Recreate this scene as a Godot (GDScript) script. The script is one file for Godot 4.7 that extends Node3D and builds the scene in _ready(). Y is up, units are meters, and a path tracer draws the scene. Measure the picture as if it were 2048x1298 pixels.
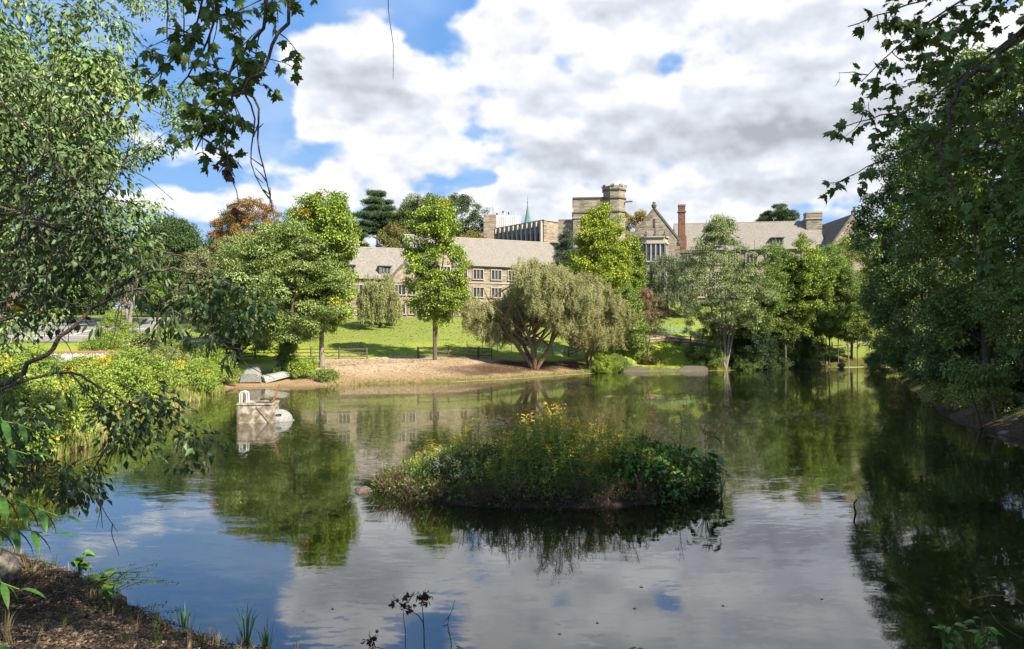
extends Node3D
# A pond below a stone college, early autumn. Metres; the camera stands at x 0, d 0 and looks along -z, so d is the distance in front of it.

const EYE := 4.6
const DEG := PI / 180.0
var M := {}
var SPRAY := {}
var used_names := {}
var shore := PackedVector2Array()
var rng := RandomNumberGenerator.new()
var lumps := FastNoiseLite.new()

class Shape:
	var v := PackedVector3Array()
	var n := PackedVector3Array()
	var c := PackedColorArray()
	var uv := PackedVector2Array()
	var i := PackedInt32Array()
	func tri(a: Vector3, b: Vector3, d: Vector3) -> void:
		var k := v.size()
		v.append(a); v.append(b); v.append(d)
		i.append(k); i.append(k + 1); i.append(k + 2)
	func quad(a: Vector3, b: Vector3, d: Vector3, e: Vector3) -> void:
		var k := v.size()
		v.append(a); v.append(b); v.append(d); v.append(e)
		i.append_array(PackedInt32Array([k, k + 1, k + 2, k, k + 2, k + 3]))
	func box(at: Vector3, size: Vector3, turn := Basis()) -> void:
		var x := turn.x * size.x * 0.5
		var y := turn.y * size.y * 0.5
		var z := turn.z * size.z * 0.5
		var p := [at - x - y - z, at + x - y - z, at + x + y - z, at - x + y - z, at - x - y + z, at + x - y + z, at + x + y + z, at - x + y + z]
		for f in [[4, 7, 6, 5], [1, 2, 3, 0], [0, 3, 7, 4], [5, 6, 2, 1], [7, 3, 2, 6], [0, 4, 5, 1]]:
			quad(p[f[0]], p[f[1]], p[f[2]], p[f[3]])
	func bar(a: Vector3, b: Vector3, w: float, h: float) -> void:
		var z := (b - a).normalized()
		var x := z.cross(Vector3.UP)
		x = Vector3.RIGHT if x.length() < 0.01 else x.normalized()
		box((a + b) * 0.5, Vector3(w, h, (b - a).length()), Basis(x, z.cross(x), z))
	# a smooth round tube along points; with no lids unless it ends in a small radius
	func tube(p: PackedVector3Array, r: PackedFloat32Array, sides := 6) -> void:
		var first := v.size()
		var side := Vector3.ZERO
		for k in p.size():
			var t := (p[mini(k + 1, p.size() - 1)] - p[maxi(k - 1, 0)]).normalized()
			if k == 0:
				side = t.cross(Vector3(0.31, 0.2, 0.93)).normalized()
			side = (side - t * side.dot(t)).normalized()
			var other := t.cross(side)
			for s in sides:
				var a := TAU * s / sides
				var o := side * cos(a) + other * sin(a)
				v.append(p[k] + o * r[k])
				n.append(o)
			if k > 0:
				var b := first + k * sides
				for s in sides:
					var e := (s + 1) % sides
					i.append_array(PackedInt32Array([b + s - sides, b + s, b + e, b + s - sides, b + e, b + e - sides]))
	# a solid turned about y: [radius, height] pairs
	func lathe(at: Vector3, prof: Array, sides := 12, squash := Vector3.ONE) -> void:
		for k in prof.size() - 1:
			for s in sides:
				var a := TAU * (s + 0.5) / sides
				var b := TAU * (s + 1.5) / sides
				var q := []
				for e in [[k, a], [k + 1, a], [k + 1, b], [k, b]]:
					q.append(at + Vector3(prof[e[0]][0] * cos(e[1]), prof[e[0]][1], prof[e[0]][0] * sin(e[1])) * squash)
				quad(q[0], q[1], q[2], q[3])
	func mesh() -> ArrayMesh:
		var a := []
		a.resize(Mesh.ARRAY_MAX)
		a[Mesh.ARRAY_VERTEX] = v
		if n.size() == v.size():
			a[Mesh.ARRAY_NORMAL] = n
		if c.size() == v.size():
			a[Mesh.ARRAY_COLOR] = c
		if uv.size() == v.size():
			a[Mesh.ARRAY_TEX_UV] = uv
		a[Mesh.ARRAY_INDEX] = i
		var m := ArrayMesh.new()
		m.add_surface_from_arrays(Mesh.PRIMITIVE_TRIANGLES, a)
		return m

func V(x: float, y: float, d: float) -> Vector3:
	return Vector3(x, y, -d)

func lin(r: float, g: float, b: float) -> Color:
	return Color(r, g, b).linear_to_srgb()

func numbered(called: String) -> String:
	var k: int = used_names.get(called, -1) + 1
	used_names[called] = k
	return called if k == 0 else "%s_%03d" % [called, k]

func tag(o: Node, label: String, category := "", group := "", kind := "") -> void:
	if label: o.set_meta("label", label)
	if category: o.set_meta("category", category)
	if group: o.set_meta("group", group)
	if kind: o.set_meta("kind", kind)

func thing(called: String, label: String, category: String, at := Vector3.ZERO, turn := 0.0, group := "") -> Node3D:
	var o := Node3D.new()
	o.name = numbered(called)
	add_child(o)
	o.position = at
	o.rotation.y = turn
	tag(o, label, category, group)
	return o

func part(called: String, mesh: Mesh, mat: Material, parent: Node3D, at := Vector3.ZERO) -> MeshInstance3D:
	var o := MeshInstance3D.new()
	o.name = called
	o.mesh = mesh
	o.material_override = mat
	o.position = at
	parent.add_child(o, true)
	return o

func single(called: String, shape: Shape, mat: Material, label: String, category: String, at := Vector3.ZERO, group := "") -> MeshInstance3D:
	var o := MeshInstance3D.new()
	o.name = numbered(called)
	o.mesh = shape.mesh()
	o.material_override = mat
	o.position = at
	add_child(o)
	tag(o, label, category, group)
	return o

func structure(called: String, shape: Shape, mat: Material) -> MeshInstance3D:
	var o := single(called, shape, mat, "", "")
	o.set_meta("kind", "structure")
	return o

func copies(called: String, mesh: Mesh, mat: Material, where: Array, tints: PackedColorArray, parent: Node3D) -> MultiMeshInstance3D:
	var mm := MultiMesh.new()
	mm.transform_format = MultiMesh.TRANSFORM_3D
	mm.use_colors = true
	mm.mesh = mesh
	mm.instance_count = where.size()
	for k in where.size():
		mm.set_instance_transform(k, where[k])
		mm.set_instance_color(k, tints[k])
	var o := MultiMeshInstance3D.new()
	o.name = called
	o.multimesh = mm
	o.material_override = mat
	o.set_meta("kind", "stuff")
	parent.add_child(o, true)
	return o

func seamless(freq: float, sd: int, stops: Array, size := 256, octaves := 4, kind := FastNoiseLite.TYPE_SIMPLEX_SMOOTH) -> NoiseTexture2D:
	var f := FastNoiseLite.new()
	f.noise_type = kind
	f.seed = sd
	f.frequency = freq
	f.fractal_octaves = octaves
	var t := NoiseTexture2D.new()
	t.width = size
	t.height = size
	t.seamless = true
	t.noise = f
	var g := Gradient.new()
	g.offsets = PackedFloat32Array(range(stops.size()).map(func(k): return float(k) / (stops.size() - 1)))
	g.colors = PackedColorArray(stops)
	t.color_ramp = g
	return t

func mat(called: String, color: Color, rough := 0.8, extra := {}) -> StandardMaterial3D:
	var m := StandardMaterial3D.new()
	m.resource_name = called
	m.albedo_color = color
	m.roughness = rough
	m.metallic_specular = 0.35
	for k in extra:
		m.set(k, extra[k])
	M[called] = m
	return m

func triplanar(m: StandardMaterial3D, tex: Texture2D, metres: float, world := false, bump: Texture2D = null, cm := 0.0) -> StandardMaterial3D:
	m.albedo_texture = tex
	m.uv1_triplanar = true
	m.uv1_world_triplanar = world
	m.uv1_triplanar_sharpness = 4.0
	m.uv1_scale = Vector3.ONE / metres
	if bump:
		m.heightmap_enabled = true
		m.heightmap_texture = bump
		m.heightmap_scale = cm
	return m

func leaf_mat(called: String, rough := 0.55, through := 0.55) -> StandardMaterial3D:
	return mat(called, Color.WHITE, rough, {"vertex_color_use_as_albedo": true, "backlight_enabled": true, "backlight": Color(through, through, through * 0.8), "metallic_specular": 0.4})

# ------------------------------------------------------------------ sky
var cloud_a := FastNoiseLite.new()
var cloud_b := FastNoiseLite.new()
var cloud_c := FastNoiseLite.new()
var banks := []

func sky_setup() -> void:
	cloud_a.seed = 12; cloud_a.frequency = 1.0; cloud_a.fractal_octaves = 6; cloud_a.fractal_gain = 0.52
	cloud_a.noise_type = FastNoiseLite.TYPE_SIMPLEX_SMOOTH
	cloud_b.seed = 31; cloud_b.frequency = 9.0; cloud_b.fractal_octaves = 5; cloud_b.fractal_gain = 0.55
	cloud_b.noise_type = FastNoiseLite.TYPE_SIMPLEX_SMOOTH
	cloud_c.seed = 57; cloud_c.frequency = 1.6; cloud_c.fractal_octaves = 4
	cloud_c.noise_type = FastNoiseLite.TYPE_SIMPLEX_SMOOTH
	# cloud banks and blue gaps: azimuth, elevation, half widths (degrees), cloud more or less, greyer
	banks = [
		[-12.5, 20.5, 4.2, 3.2, 0.62, 0.0], [-8.0, 18.2, 5.5, 2.6, 0.62, 0.05], [-15.0, 18.0, 3.5, 1.6, 0.45, 0.0], [-10.0, 16.6, 8.0, 1.2, 0.35, 0.35], [-9.5, 13.6, 6.5, 1.6, 0.55, 0.0], [-12.0, 12.2, 6.0, 0.9, 0.3, 0.4], [-22.5, 13.4, 2.6, 1.8, 0.42, 0.0], [-22.0, 9.6, 5.0, 0.9, 0.35, 0.0], [-4.0, 10.4, 6.0, 0.9, 0.30, 0.1],
		[1.0, 24.0, 6.0, 3.2, 0.55, 0.0], [10.0, 25.0, 8.0, 2.4, 0.55, 0.15], [4.0, 18.0, 6.0, 4.0, 0.55, 0.0], [11.0, 17.6, 7.0, 2.6, 0.62, 0.0], [22.0, 21.0, 11.0, 5.5, 0.6, 0.08], [16.0, 14.6, 9.0, 2.2, 0.55, 0.65], [7.0, 13.0, 6.0, 1.5, 0.5, 0.6], [20.0, 11.4, 8.0, 1.2, 0.45, 0.6], [26.0, 15.0, 10.0, 4.0, 0.6, 0.3], [14.0, 9.4, 16.0, 2.0, 0.6, 0.1], [1.5, 10.8, 3.0, 1.4, 0.5, 0.0], [33.0, 20.0, 8.0, 6.0, 0.4, 0.0],
		[-27.0, 22.0, 8.0, 7.5, -0.75, 0.0], [-15.5, 25.6, 6.0, 2.2, -0.8, 0.0], [-5.0, 24.6, 3.8, 2.2, -0.6, 0.0], [-19.0, 15.6, 2.6, 3.2, -0.5, 0.0], [-2.6, 15.5, 1.2, 3.0, -0.18, 0.0], [12.5, 21.6, 4.0, 1.0, -0.42, 0.0], [4.5, 20.6, 2.0, 0.8, -0.22, 0.0], [-6.0, 11.9, 5.0, 0.6, -0.35, 0.0], [-25.0, 11.4, 6.0, 0.9, -0.3, 0.0], [24.0, 9.8, 4.0, 0.7, -0.2, 0.0]]

func smooth(a: float, b: float, x: float) -> float:
	var t := clampf((x - a) / (b - a), 0.0, 1.0)
	return t * t * (3.0 - 2.0 * t)

func sky_color(az: float, el: float) -> Color:
	var dir := Vector3(sin(az) * cos(el), sin(el), -cos(az) * cos(el))
	var s := 1.0 / (dir.y + 0.16)
	var px := dir.x * s * 1.35
	var pz := dir.z * s * 1.35
	var more := -0.02
	var grey := 0.0
	var a := az / DEG
	var e := el / DEG
	# ragged edges: the banks are looked up a little off, by coarse and fine noise
	var off := cloud_c.get_noise_3d(dir.x * 3.0, dir.y * 5.0, dir.z * 3.0)
	var off2 := cloud_b.get_noise_3d(dir.x * 0.8 + 7.0, dir.y * 1.4, dir.z * 0.8)
	a += off * 3.2 + off2 * 3.4
	e += off2 * 1.9 - off * 1.0
	if absf(a) < 52.0 and e < 42.0:
		for b in banks:
			var u: float = (a - b[0]) / b[2]
			var w: float = (e - b[1]) / b[3]
			var g := u * u + w * w
			if g < 5.0:
				g = exp(-g)
				more += b[4] * 0.72 * g
				grey += b[5] * g
	var big := cloud_a.get_noise_2d(px, pz)
	var puff := cloud_b.get_noise_3d(dir.x, dir.y * 1.6, dir.z)
	var dens := big * 0.42 + puff * 0.42 + more
	var cov := smooth(-0.07, 0.20, dens)
	# the sun stands high behind the camera: tops bright, undersides grey
	var below := cloud_b.get_noise_3d(dir.x, dir.y * 1.6 + 0.035, dir.z) - puff
	var band := cloud_c.get_noise_2d(az * 2.2 + 3.0, el * 13.0)
	var tone := 0.84 - 0.10 * clampf(band * 2.0, -0.4, 1.0) * smooth(0.2, 0.6, dens) - 0.14 * smooth(0.25, 0.8, dens + 0.3 * off) - 0.27 * clampf(grey, 0.0, 0.9) - 0.30 * below
	tone = clampf(tone, 0.40, 0.95)
	var t := pow(clampf(1.0 - dir.y, 0.0, 1.0), 3.4)
	var blue := Color(0.095, 0.275, 0.66).lerp(Color(0.37, 0.60, 0.87), t)
	blue = blue.lerp(Color(0.72, 0.79, 0.88), 0.24 * smooth(-0.25, 0.5, cloud_c.get_noise_2d(px * 0.8 + 5.0, pz * 0.8)))
	var white := Color(tone * 0.985, tone * 0.995, tone * 1.02)
	if tone < 0.75:
		white = white.lerp(Color(tone * 0.90, tone * 0.97, tone * 1.08), 0.6)
	var out := blue.lerp(white, cov * 0.97)
	return out.lerp(Color(0.66, 0.75, 0.84), 0.65 * smooth(0.13, 0.0, dir.y)) * 0.53

func sky_rect(w: int, h: int, x0: int, y0: int, x1: int, y1: int) -> Image:
	var data := PackedByteArray()
	data.resize((x1 - x0) * (y1 - y0) * 3)
	var k := 0
	for y in range(y0, y1):
		var el := (0.5 - (y + 0.5) / h) * PI
		for x in range(x0, x1):
			var c := sky_color(((x + 0.5) / w - 0.5) * TAU, el).linear_to_srgb()
			data[k] = clampi(roundi(c.r * 255.0), 0, 255)
			data[k + 1] = clampi(roundi(c.g * 255.0), 0, 255)
			data[k + 2] = clampi(roundi(c.b * 255.0), 0, 255)
			k += 3
	return Image.create_from_data(x1 - x0, y1 - y0, false, Image.FORMAT_RGB8, data)

func sky_image() -> Image:
	sky_setup()
	var all := Image.create_empty(768, 384, false, Image.FORMAT_RGB8)
	all.fill(Color(0.30, 0.34, 0.28))
	all.blit_rect(sky_rect(768, 384, 0, 0, 768, 192), Rect2i(0, 0, 768, 192), Vector2i.ZERO)
	all.resize(3072, 1536, Image.INTERPOLATE_CUBIC)
	var view := sky_rect(3072, 1536, 1152, 486, 1920, 768)
	all.blit_rect(view, Rect2i(0, 0, 768, 282), Vector2i(1152, 486))
	# the picture's middle column looks along +z, so it is turned half round
	var out := Image.create_empty(3072, 1536, false, Image.FORMAT_RGB8)
	out.blit_rect(all, Rect2i(0, 0, 1536, 1536), Vector2i(1536, 0))
	out.blit_rect(all, Rect2i(1536, 0, 1536, 1536), Vector2i.ZERO)
	return out

# ------------------------------------------------------------------ land
func shore_distance(x: float, d: float) -> float:
	var p := Vector2(x, d)
	var best := 1e9
	for k in shore.size():
		var a := shore[k]
		var ab := shore[(k + 1) % shore.size()] - a
		var t := clampf((p - a).dot(ab) / ab.length_squared(), 0.0, 1.0)
		best = minf(best, p.distance_squared_to(a + ab * t))
	best = sqrt(best)
	return -best if Geometry2D.is_point_in_polygon(p, shore) else best

func rise(x: float, d: float, s: float) -> float:
	if s < 0.0:
		return maxf(-1.4, s * 0.45 - 0.03)
	var right := smooth(-20.0, 30.0, x)
	var df := lerpf(82.0, 98.0, right)
	var db := lerpf(116.0, 126.0, right)
	var fence := lerpf(1.9, 2.7, right)
	var top := lerpf(7.3, 10.6, right)
	var far := fence + (top - fence) * clampf((d - df) / (db - df), 0.0, 1.0) + minf(maxf(d - db, 0.0) * 0.04, 6.0)
	if d < df:
		far = fence - (df - d) * 0.05
	var beach := 0.05 + 0.20 * s
	# the near bank climbs to where the camera stands; the banks at the sides are low
	var near := clampf(0.45 + (10.5 - d) * 0.30, 0.5, 3.0)
	var sides := 0.7 + 0.05 * maxf(absf(x) - 16.0, 0.0)
	var land := lerpf(near, sides, smooth(8.0, 22.0, d))
	land = lerpf(land, maxf(far, 0.8), smooth(52.0, 72.0, d))
	var edge := beach if d > 60.0 and x > -27.0 and x < 10.0 else 0.06 + 0.42 * s
	# a shallow pool above the weir
	var pool := exp(-(pow((x - 20.0) / 4.5, 2.0) + pow((d - 96.2) / 2.4, 2.0)))
	var y := minf(land, edge) + 0.05 * lumps.get_noise_2d(x * 9.0, d * 9.0) * smooth(0.0, 2.0, s)
	return lerpf(y, 0.1, pool * smooth(0.9, 2.5, s))

func ground(x: float, d: float) -> float:
	return rise(x, d, shore_distance(x, d))

func soil(x: float, d: float, s: float) -> Color:
	var n := lumps.get_noise_2d(x * 4.0, d * 4.0)
	var n2 := lumps.get_noise_2d(x * 14.0 + 90.0, d * 14.0)
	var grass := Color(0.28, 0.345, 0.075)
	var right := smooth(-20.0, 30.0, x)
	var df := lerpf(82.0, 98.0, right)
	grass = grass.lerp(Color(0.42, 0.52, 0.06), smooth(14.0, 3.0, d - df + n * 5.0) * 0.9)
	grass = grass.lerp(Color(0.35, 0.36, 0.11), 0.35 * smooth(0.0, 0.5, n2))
	var sand := Color(0.62, 0.49, 0.33).lerp(Color(0.50, 0.37, 0.23), smooth(-0.1, 0.4, n))
	var mulch := Color(0.125, 0.075, 0.046).lerp(Color(0.2, 0.13, 0.085), smooth(0.0, 0.5, n2))
	var litter := Color(0.075, 0.052, 0.034).lerp(Color(0.13, 0.095, 0.062), smooth(-0.1, 0.4, n2))
	var mud := Color(0.06, 0.045, 0.03)
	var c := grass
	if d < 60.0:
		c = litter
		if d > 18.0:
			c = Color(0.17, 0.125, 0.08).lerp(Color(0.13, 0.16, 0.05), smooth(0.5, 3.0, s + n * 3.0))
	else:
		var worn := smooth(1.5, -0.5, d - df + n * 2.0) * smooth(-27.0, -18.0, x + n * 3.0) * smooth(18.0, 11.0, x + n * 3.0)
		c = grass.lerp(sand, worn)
		# sandy gravel track running to the right behind the trees
		var track := 103.0 + 0.05 * (x - 20.0)
		c = c.lerp(sand, smooth(2.2, 1.2, absf(d - track) + n * 1.0) * smooth(6.0, 12.0, x))
		c = c.lerp(Color(0.46, 0.32, 0.19), smooth(5.0, 1.0, s + n * 2.0) * (1.0 - smooth(12.0, 16.0, x)))
		c = c.lerp(mulch, smooth(1.2, 2.4, s + n2 * 1.5) * smooth(7.2, 5.8, s + n * 2.0) * smooth(-7.5, -3.0, x + n * 4.0) * smooth(11.0, 8.0, x + n * 3.0))
		c = c.lerp(Color(0.10, 0.07, 0.04), smooth(4.0, 1.5, s + n * 2.0) * smooth(24.0, 30.0, x))
		c = c.lerp(Color(0.20, 0.22, 0.05), smooth(1.6, 0.2, s + n2 * 1.2) * smooth(-24.0, -8.0, x) * 0.7)
	return c.lerp(mud, smooth(0.5, 0.0, s + n2 * 0.3) * (0.75 if d < 60.0 else 0.35))

func steps(from: float, to: float, fine_from: float, fine_to: float, fine: float, coarse: float) -> PackedFloat32Array:
	var out := PackedFloat32Array()
	var x := fine_from
	while x < fine_to:
		out.append(x)
		x += fine
	var w := fine
	while x < to:
		out.append(x)
		w = minf(w * 1.35, coarse)
		x += w
	out.append(to)
	w = fine
	x = fine_from - w
	while x > from:
		out.insert(0, x)
		w = minf(w * 1.35, coarse)
		x -= w
	out.insert(0, from)
	return out

func build_land() -> void:
	var xs := steps(-420.0, 420.0, -30.0, 36.0, 0.55, 40.0)
	var ds := steps(-60.0, 900.0, 0.0, 112.0, 0.6, 60.0)
	var g := Shape.new()
	for d in ds:
		for x in xs:
			var s := shore_distance(x, d)
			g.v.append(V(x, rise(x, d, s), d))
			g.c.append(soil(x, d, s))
	var w := xs.size()
	for r in ds.size() - 1:
		for q in w - 1:
			var k := r * w + q
			g.i.append_array(PackedInt32Array([k, k + w, k + w + 1, k, k + w + 1, k + 1]))
	g.n.resize(g.v.size())
	for k in g.v.size():
		var r := k / w
		var q := k % w
		var a := g.v[k + 1 if q < w - 1 else k] - g.v[k - 1 if q > 0 else k]
		var b := g.v[k + w if r < ds.size() - 1 else k] - g.v[k - w if r > 0 else k]
		g.n[k] = a.cross(b).normalized() if a.cross(b).y > 0 else b.cross(a).normalized()
	structure("ground", g, M.soil)

func water_normals() -> ImageTexture:
	# ripples over 112 m of water, a little longer across the line of sight; a breeze ruffles the open middle in patches, the near water in the lee of the bank lies calm
	var size := 2048
	var fine := FastNoiseLite.new()
	fine.noise_type = FastNoiseLite.TYPE_SIMPLEX_SMOOTH
	fine.seed = 4; fine.frequency = 0.17; fine.fractal_octaves = 2
	var ia := fine.get_image(size / 2, size, false, false, false)
	ia.resize(size, size, Image.INTERPOLATE_CUBIC)
	var ha := ia.get_data()
	fine.seed = 9; fine.frequency = 0.035; fine.fractal_octaves = 2
	var ib := fine.get_image(size / 2, size, false, false, false)
	ib.resize(size, size, Image.INTERPOLATE_CUBIC)
	var hb := ib.get_data()
	fine.seed = 15; fine.frequency = 0.005; fine.fractal_octaves = 3
	var wind := fine.get_image(size, size, false, false, true).get_data()
	var out := PackedByteArray()
	out.resize(size * size * 3)
	for y in size:
		var row := y * size
		var up := ((y + size - 1) % size) * size
		var d := y * 112.0 / size
		var open := (0.17 + 1.75 * smooth(20.0, 44.0, d) * (1.0 - 0.3 * smooth(84.0, 98.0, d))) * 0.00030
		for x in size:
			var k := row + x
			var left := row + (x + size - 1) % size
			var blow := open * (0.5 + wind[k] * 0.009)
			out[k * 3] = 128 + clampi(roundi(((ha[k] - ha[left]) * blow + (hb[k] - hb[left]) * 0.0005) * 127.0), -120, 120)
			out[k * 3 + 1] = 128 + clampi(roundi(((ha[k] - ha[up + x]) * blow * 1.3 + (hb[k] - hb[up + x]) * 0.0006) * 127.0), -120, 120)
			out[k * 3 + 2] = 255
	return ImageTexture.create_from_image(Image.create_from_data(size, size, false, Image.FORMAT_RGB8, out))

func sheet(x0: float, x1: float, d0: float, d1: float, y: float, nx: int, nd: int, metres: float) -> Shape:
	var g := Shape.new()
	for r in nd + 1:
		for q in nx + 1:
			var x := lerpf(x0, x1, float(q) / nx)
			var d := lerpf(d0, d1, float(r) / nd)
			g.v.append(V(x, y, d))
			g.n.append(Vector3.UP)
			g.uv.append(Vector2(x, d) / metres)
	for r in nd:
		for q in nx:
			var k := r * (nx + 1) + q
			g.i.append_array(PackedInt32Array([k, k + nx + 1, k + nx + 2, k, k + nx + 2, k + 1]))
	return g

# ------------------------------------------------------------------ the college
func ashlar(sd: int, low: Color, high: Color, odd: Color) -> ImageTexture:
	# coursed rubble stone: long thin blocks, a face of 8 m
	var r := RandomNumberGenerator.new()
	r.seed = sd
	var im := Image.create_empty(512, 512, false, Image.FORMAT_RGB8)
	im.fill(low.lerp(high, 0.35).linear_to_srgb())
	var y := 0
	while y < 512:
		var h := mini(r.randi_range(8, 20), 512 - y)
		if 512 - y - h < 8: h = 512 - y
		var x := -r.randi_range(0, 60)
		while x < 512:
			var w := r.randi_range(24, 90)
			var c := low.lerp(high, clampf(r.randfn(0.5, 0.28), 0.0, 1.0))
			if r.randf() < 0.14: c = c.lerp(odd, 0.7)
			im.fill_rect(Rect2i(x + 1, y + 1, w - 1, h - 1), c.linear_to_srgb())
			for k in w * h / 14:
				var q := Vector2i(x + r.randi_range(1, w - 1), y + r.randi_range(1, h - 1))
				if q.x >= 0 and q.x < 511 and q.y < 512:
					im.fill_rect(Rect2i(q.x, q.y, 2, 1), (c * r.randf_range(0.78, 1.15)).linear_to_srgb())
			x += w
		y += h
	return ImageTexture.create_from_image(im)

func slates(sd: int, low: Color, high: Color) -> ImageTexture:
	var r := RandomNumberGenerator.new()
	r.seed = sd
	var im := Image.create_empty(512, 512, false, Image.FORMAT_RGB8)
	for y in range(0, 512, 8):
		var x := -r.randi_range(0, 12)
		while x < 512:
			var w := r.randi_range(9, 18)
			var c := low.lerp(high, clampf(r.randfn(0.55, 0.22), 0.0, 1.0))
			im.fill_rect(Rect2i(x, y, w, 8), (c * 0.72).linear_to_srgb())
			im.fill_rect(Rect2i(x + 1, y, w - 1, 7), c.linear_to_srgb())
			x += w
	return ImageTexture.create_from_image(im)

var window_cache := {}

func window(parent: Node3D, x: float, y: float, z: float, w: float, h: float, lights: int, transom := false, turn := 0.0) -> void:
	# stone surround with mullions standing proud of the wall, leaded panes set back in it
	var key := "%.2f %.2f %d %s" % [w, h, lights, transom]
	if not window_cache.has(key):
		var f := Shape.new()
		var t := 0.16
		f.box(Vector3(0, -h / 2 - t / 2, 0.09), Vector3(w + 2.6 * t, t, 0.24))
		f.box(Vector3(0, h / 2 + t / 2, 0.08), Vector3(w + 2.2 * t, t, 0.2))
		for s in [-1, 1]:
			f.box(Vector3(s * (w / 2 + t / 2), 0, 0.08), Vector3(t, h - 0.004, 0.18))
		for k in range(1, lights):
			f.box(Vector3(-w / 2 + w * k / lights, 0, 0.07), Vector3(0.12, h - 0.006, 0.15))
		if transom:
			f.box(Vector3(0, -h * 0.08, 0.068), Vector3(w - 0.004, 0.1, 0.13))
		var p := Shape.new()
		p.box(Vector3(0, 0, 0.012), Vector3(w, h, 0.02))
		var b := Shape.new()
		for k in lights:
			var cx := -w / 2 + w * (k + 0.5) / lights
			b.box(Vector3(cx, 0, 0.026), Vector3(0.03, h, 0.012))
			for e in 3:
				b.box(Vector3(cx, -h / 2 + h * (e + 1) / 4.0, 0.0265), Vector3(w / lights - 0.12, 0.03, 0.009))
		window_cache[key] = [f.mesh(), p.mesh(), b.mesh()]
	var c: Array = window_cache[key]
	var o := part("window", c[0], M.trim, parent, Vector3(x, y, z))
	o.rotation.y = turn
	part("pane", c[1], M.glass, o)
	part("glazing_bar", c[2], M.lead, o)

func wedge(s: Shape, x0: float, x1: float, y: float, top: float, z0: float, z1: float) -> void:
	# triangular gable end between two wall edges; ridge along x or z is the caller's choice of axes
	var m := (z0 + z1) / 2
	for x in [x0, x1]:
		s.tri(Vector3(x, y, z0), Vector3(x, y, z1), Vector3(x, top, m))

func roof_slab(s: Shape, a: Vector3, b: Vector3, c: Vector3, d: Vector3, t := 0.18) -> void:
	# a, b along the eave, c, d along the ridge; the slab has thickness
	var n := (b - a).cross(d - a).normalized()
	if n.y < 0: n = -n
	var u := n * t
	s.quad(a + u, d + u, c + u, b + u)
	s.quad(a, b, c, d)
	s.quad(a, a + u, b + u, b)
	s.quad(b, b + u, c + u, c)
	s.quad(c, c + u, d + u, d)
	s.quad(d, d + u, a + u, a)

func wing(called: String, label: String, x: float, d: float, y: float, turn: float, L: float, W: float, H: float, R: float, stone: Material, slate: Material) -> Node3D:
	# a range with its eaves to the front: facade from x 0 to L at z 0, depth W
	var o := thing(called, label, "building", V(x, y, d), turn)
	var s := Shape.new()
	s.box(Vector3(L / 2, H / 2 - 1.5, -W / 2), Vector3(L, H + 3, W))
	wedge(s, 0.0, L, H, H + R, 0.0, -W)
	part("wall", s.mesh(), stone, o)
	var r := Shape.new()
	var e := 0.35
	var dy := e * R / (W / 2)
	roof_slab(r, Vector3(-0.15, H - dy, e), Vector3(L + 0.15, H - dy, e), Vector3(L + 0.15, H + R, -W / 2), Vector3(-0.15, H + R, -W / 2))
	roof_slab(r, Vector3(-0.15, H - dy, -W - e), Vector3(L + 0.15, H - dy, -W - e), Vector3(L + 0.15, H + R, -W / 2), Vector3(-0.15, H + R, -W / 2))
	var roof := part("roof", r.mesh(), slate, o)
	var cap := Shape.new()
	cap.box(Vector3(L / 2, H + R + 0.2, -W / 2), Vector3(L + 0.34, 0.16, 0.34))
	part("ridge_cap", cap.mesh(), M.trim, roof)
	var g := Shape.new()
	g.box(Vector3(L / 2, 0.9, 0.05), Vector3(L - 0.02, 0.18, 0.12))
	part("plinth_course", g.mesh(), M.trim, o)
	return o

func gable_front(o: Node3D, x0: float, x1: float, z0: float, depth: float, y0: float, eave: float, apex: float, stone: Material, slate: Material, coping := true) -> void:
	# a gable facing the front, added to a wing (or to a thing of its own)
	var s := Shape.new()
	var m := (x0 + x1) / 2
	s.box(Vector3(m, (y0 + eave) / 2, z0 - depth / 2), Vector3(x1 - x0, eave - y0, depth))
	s.tri(Vector3(x0, eave, z0), Vector3(m, apex, z0), Vector3(x1, eave, z0))
	s.tri(Vector3(x0, eave, z0 - depth), Vector3(m, apex, z0 - depth), Vector3(x1, eave, z0 - depth))
	part("gable_wall", s.mesh(), stone, o)
	var r := Shape.new()
	roof_slab(r, Vector3(x0 - 0.2, eave - 0.2, z0 - 0.3), Vector3(x0 - 0.2, eave - 0.2, z0 - depth), Vector3(m, apex, z0 - depth), Vector3(m, apex, z0 - 0.3))
	roof_slab(r, Vector3(x1 + 0.2, eave - 0.2, z0 - 0.3), Vector3(x1 + 0.2, eave - 0.2, z0 - depth), Vector3(m, apex, z0 - depth), Vector3(m, apex, z0 - 0.3))
	part("gable_roof", r.mesh(), slate, o)
	if coping:
		var c := Shape.new()
		for s2 in [-1, 1]:
			var a := Vector3(m + s2 * ((x1 - x0) / 2 + 0.25), eave - 0.25, z0 - 0.12)
			c.bar(a, Vector3(m, apex + 0.22, z0 - 0.12), 0.45, 0.3)
		c.box(Vector3(m, apex + 0.35, z0 - 0.12), Vector3(0.5, 0.7, 0.5))
		for s2 in [-1, 1]:
			c.box(Vector3(m + s2 * ((x1 - x0) / 2 + 0.1), eave - 0.3, z0 - 0.06), Vector3(0.7, 0.6, 0.6))
		part("coping", c.mesh(), M.trim_dark, o)

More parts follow.
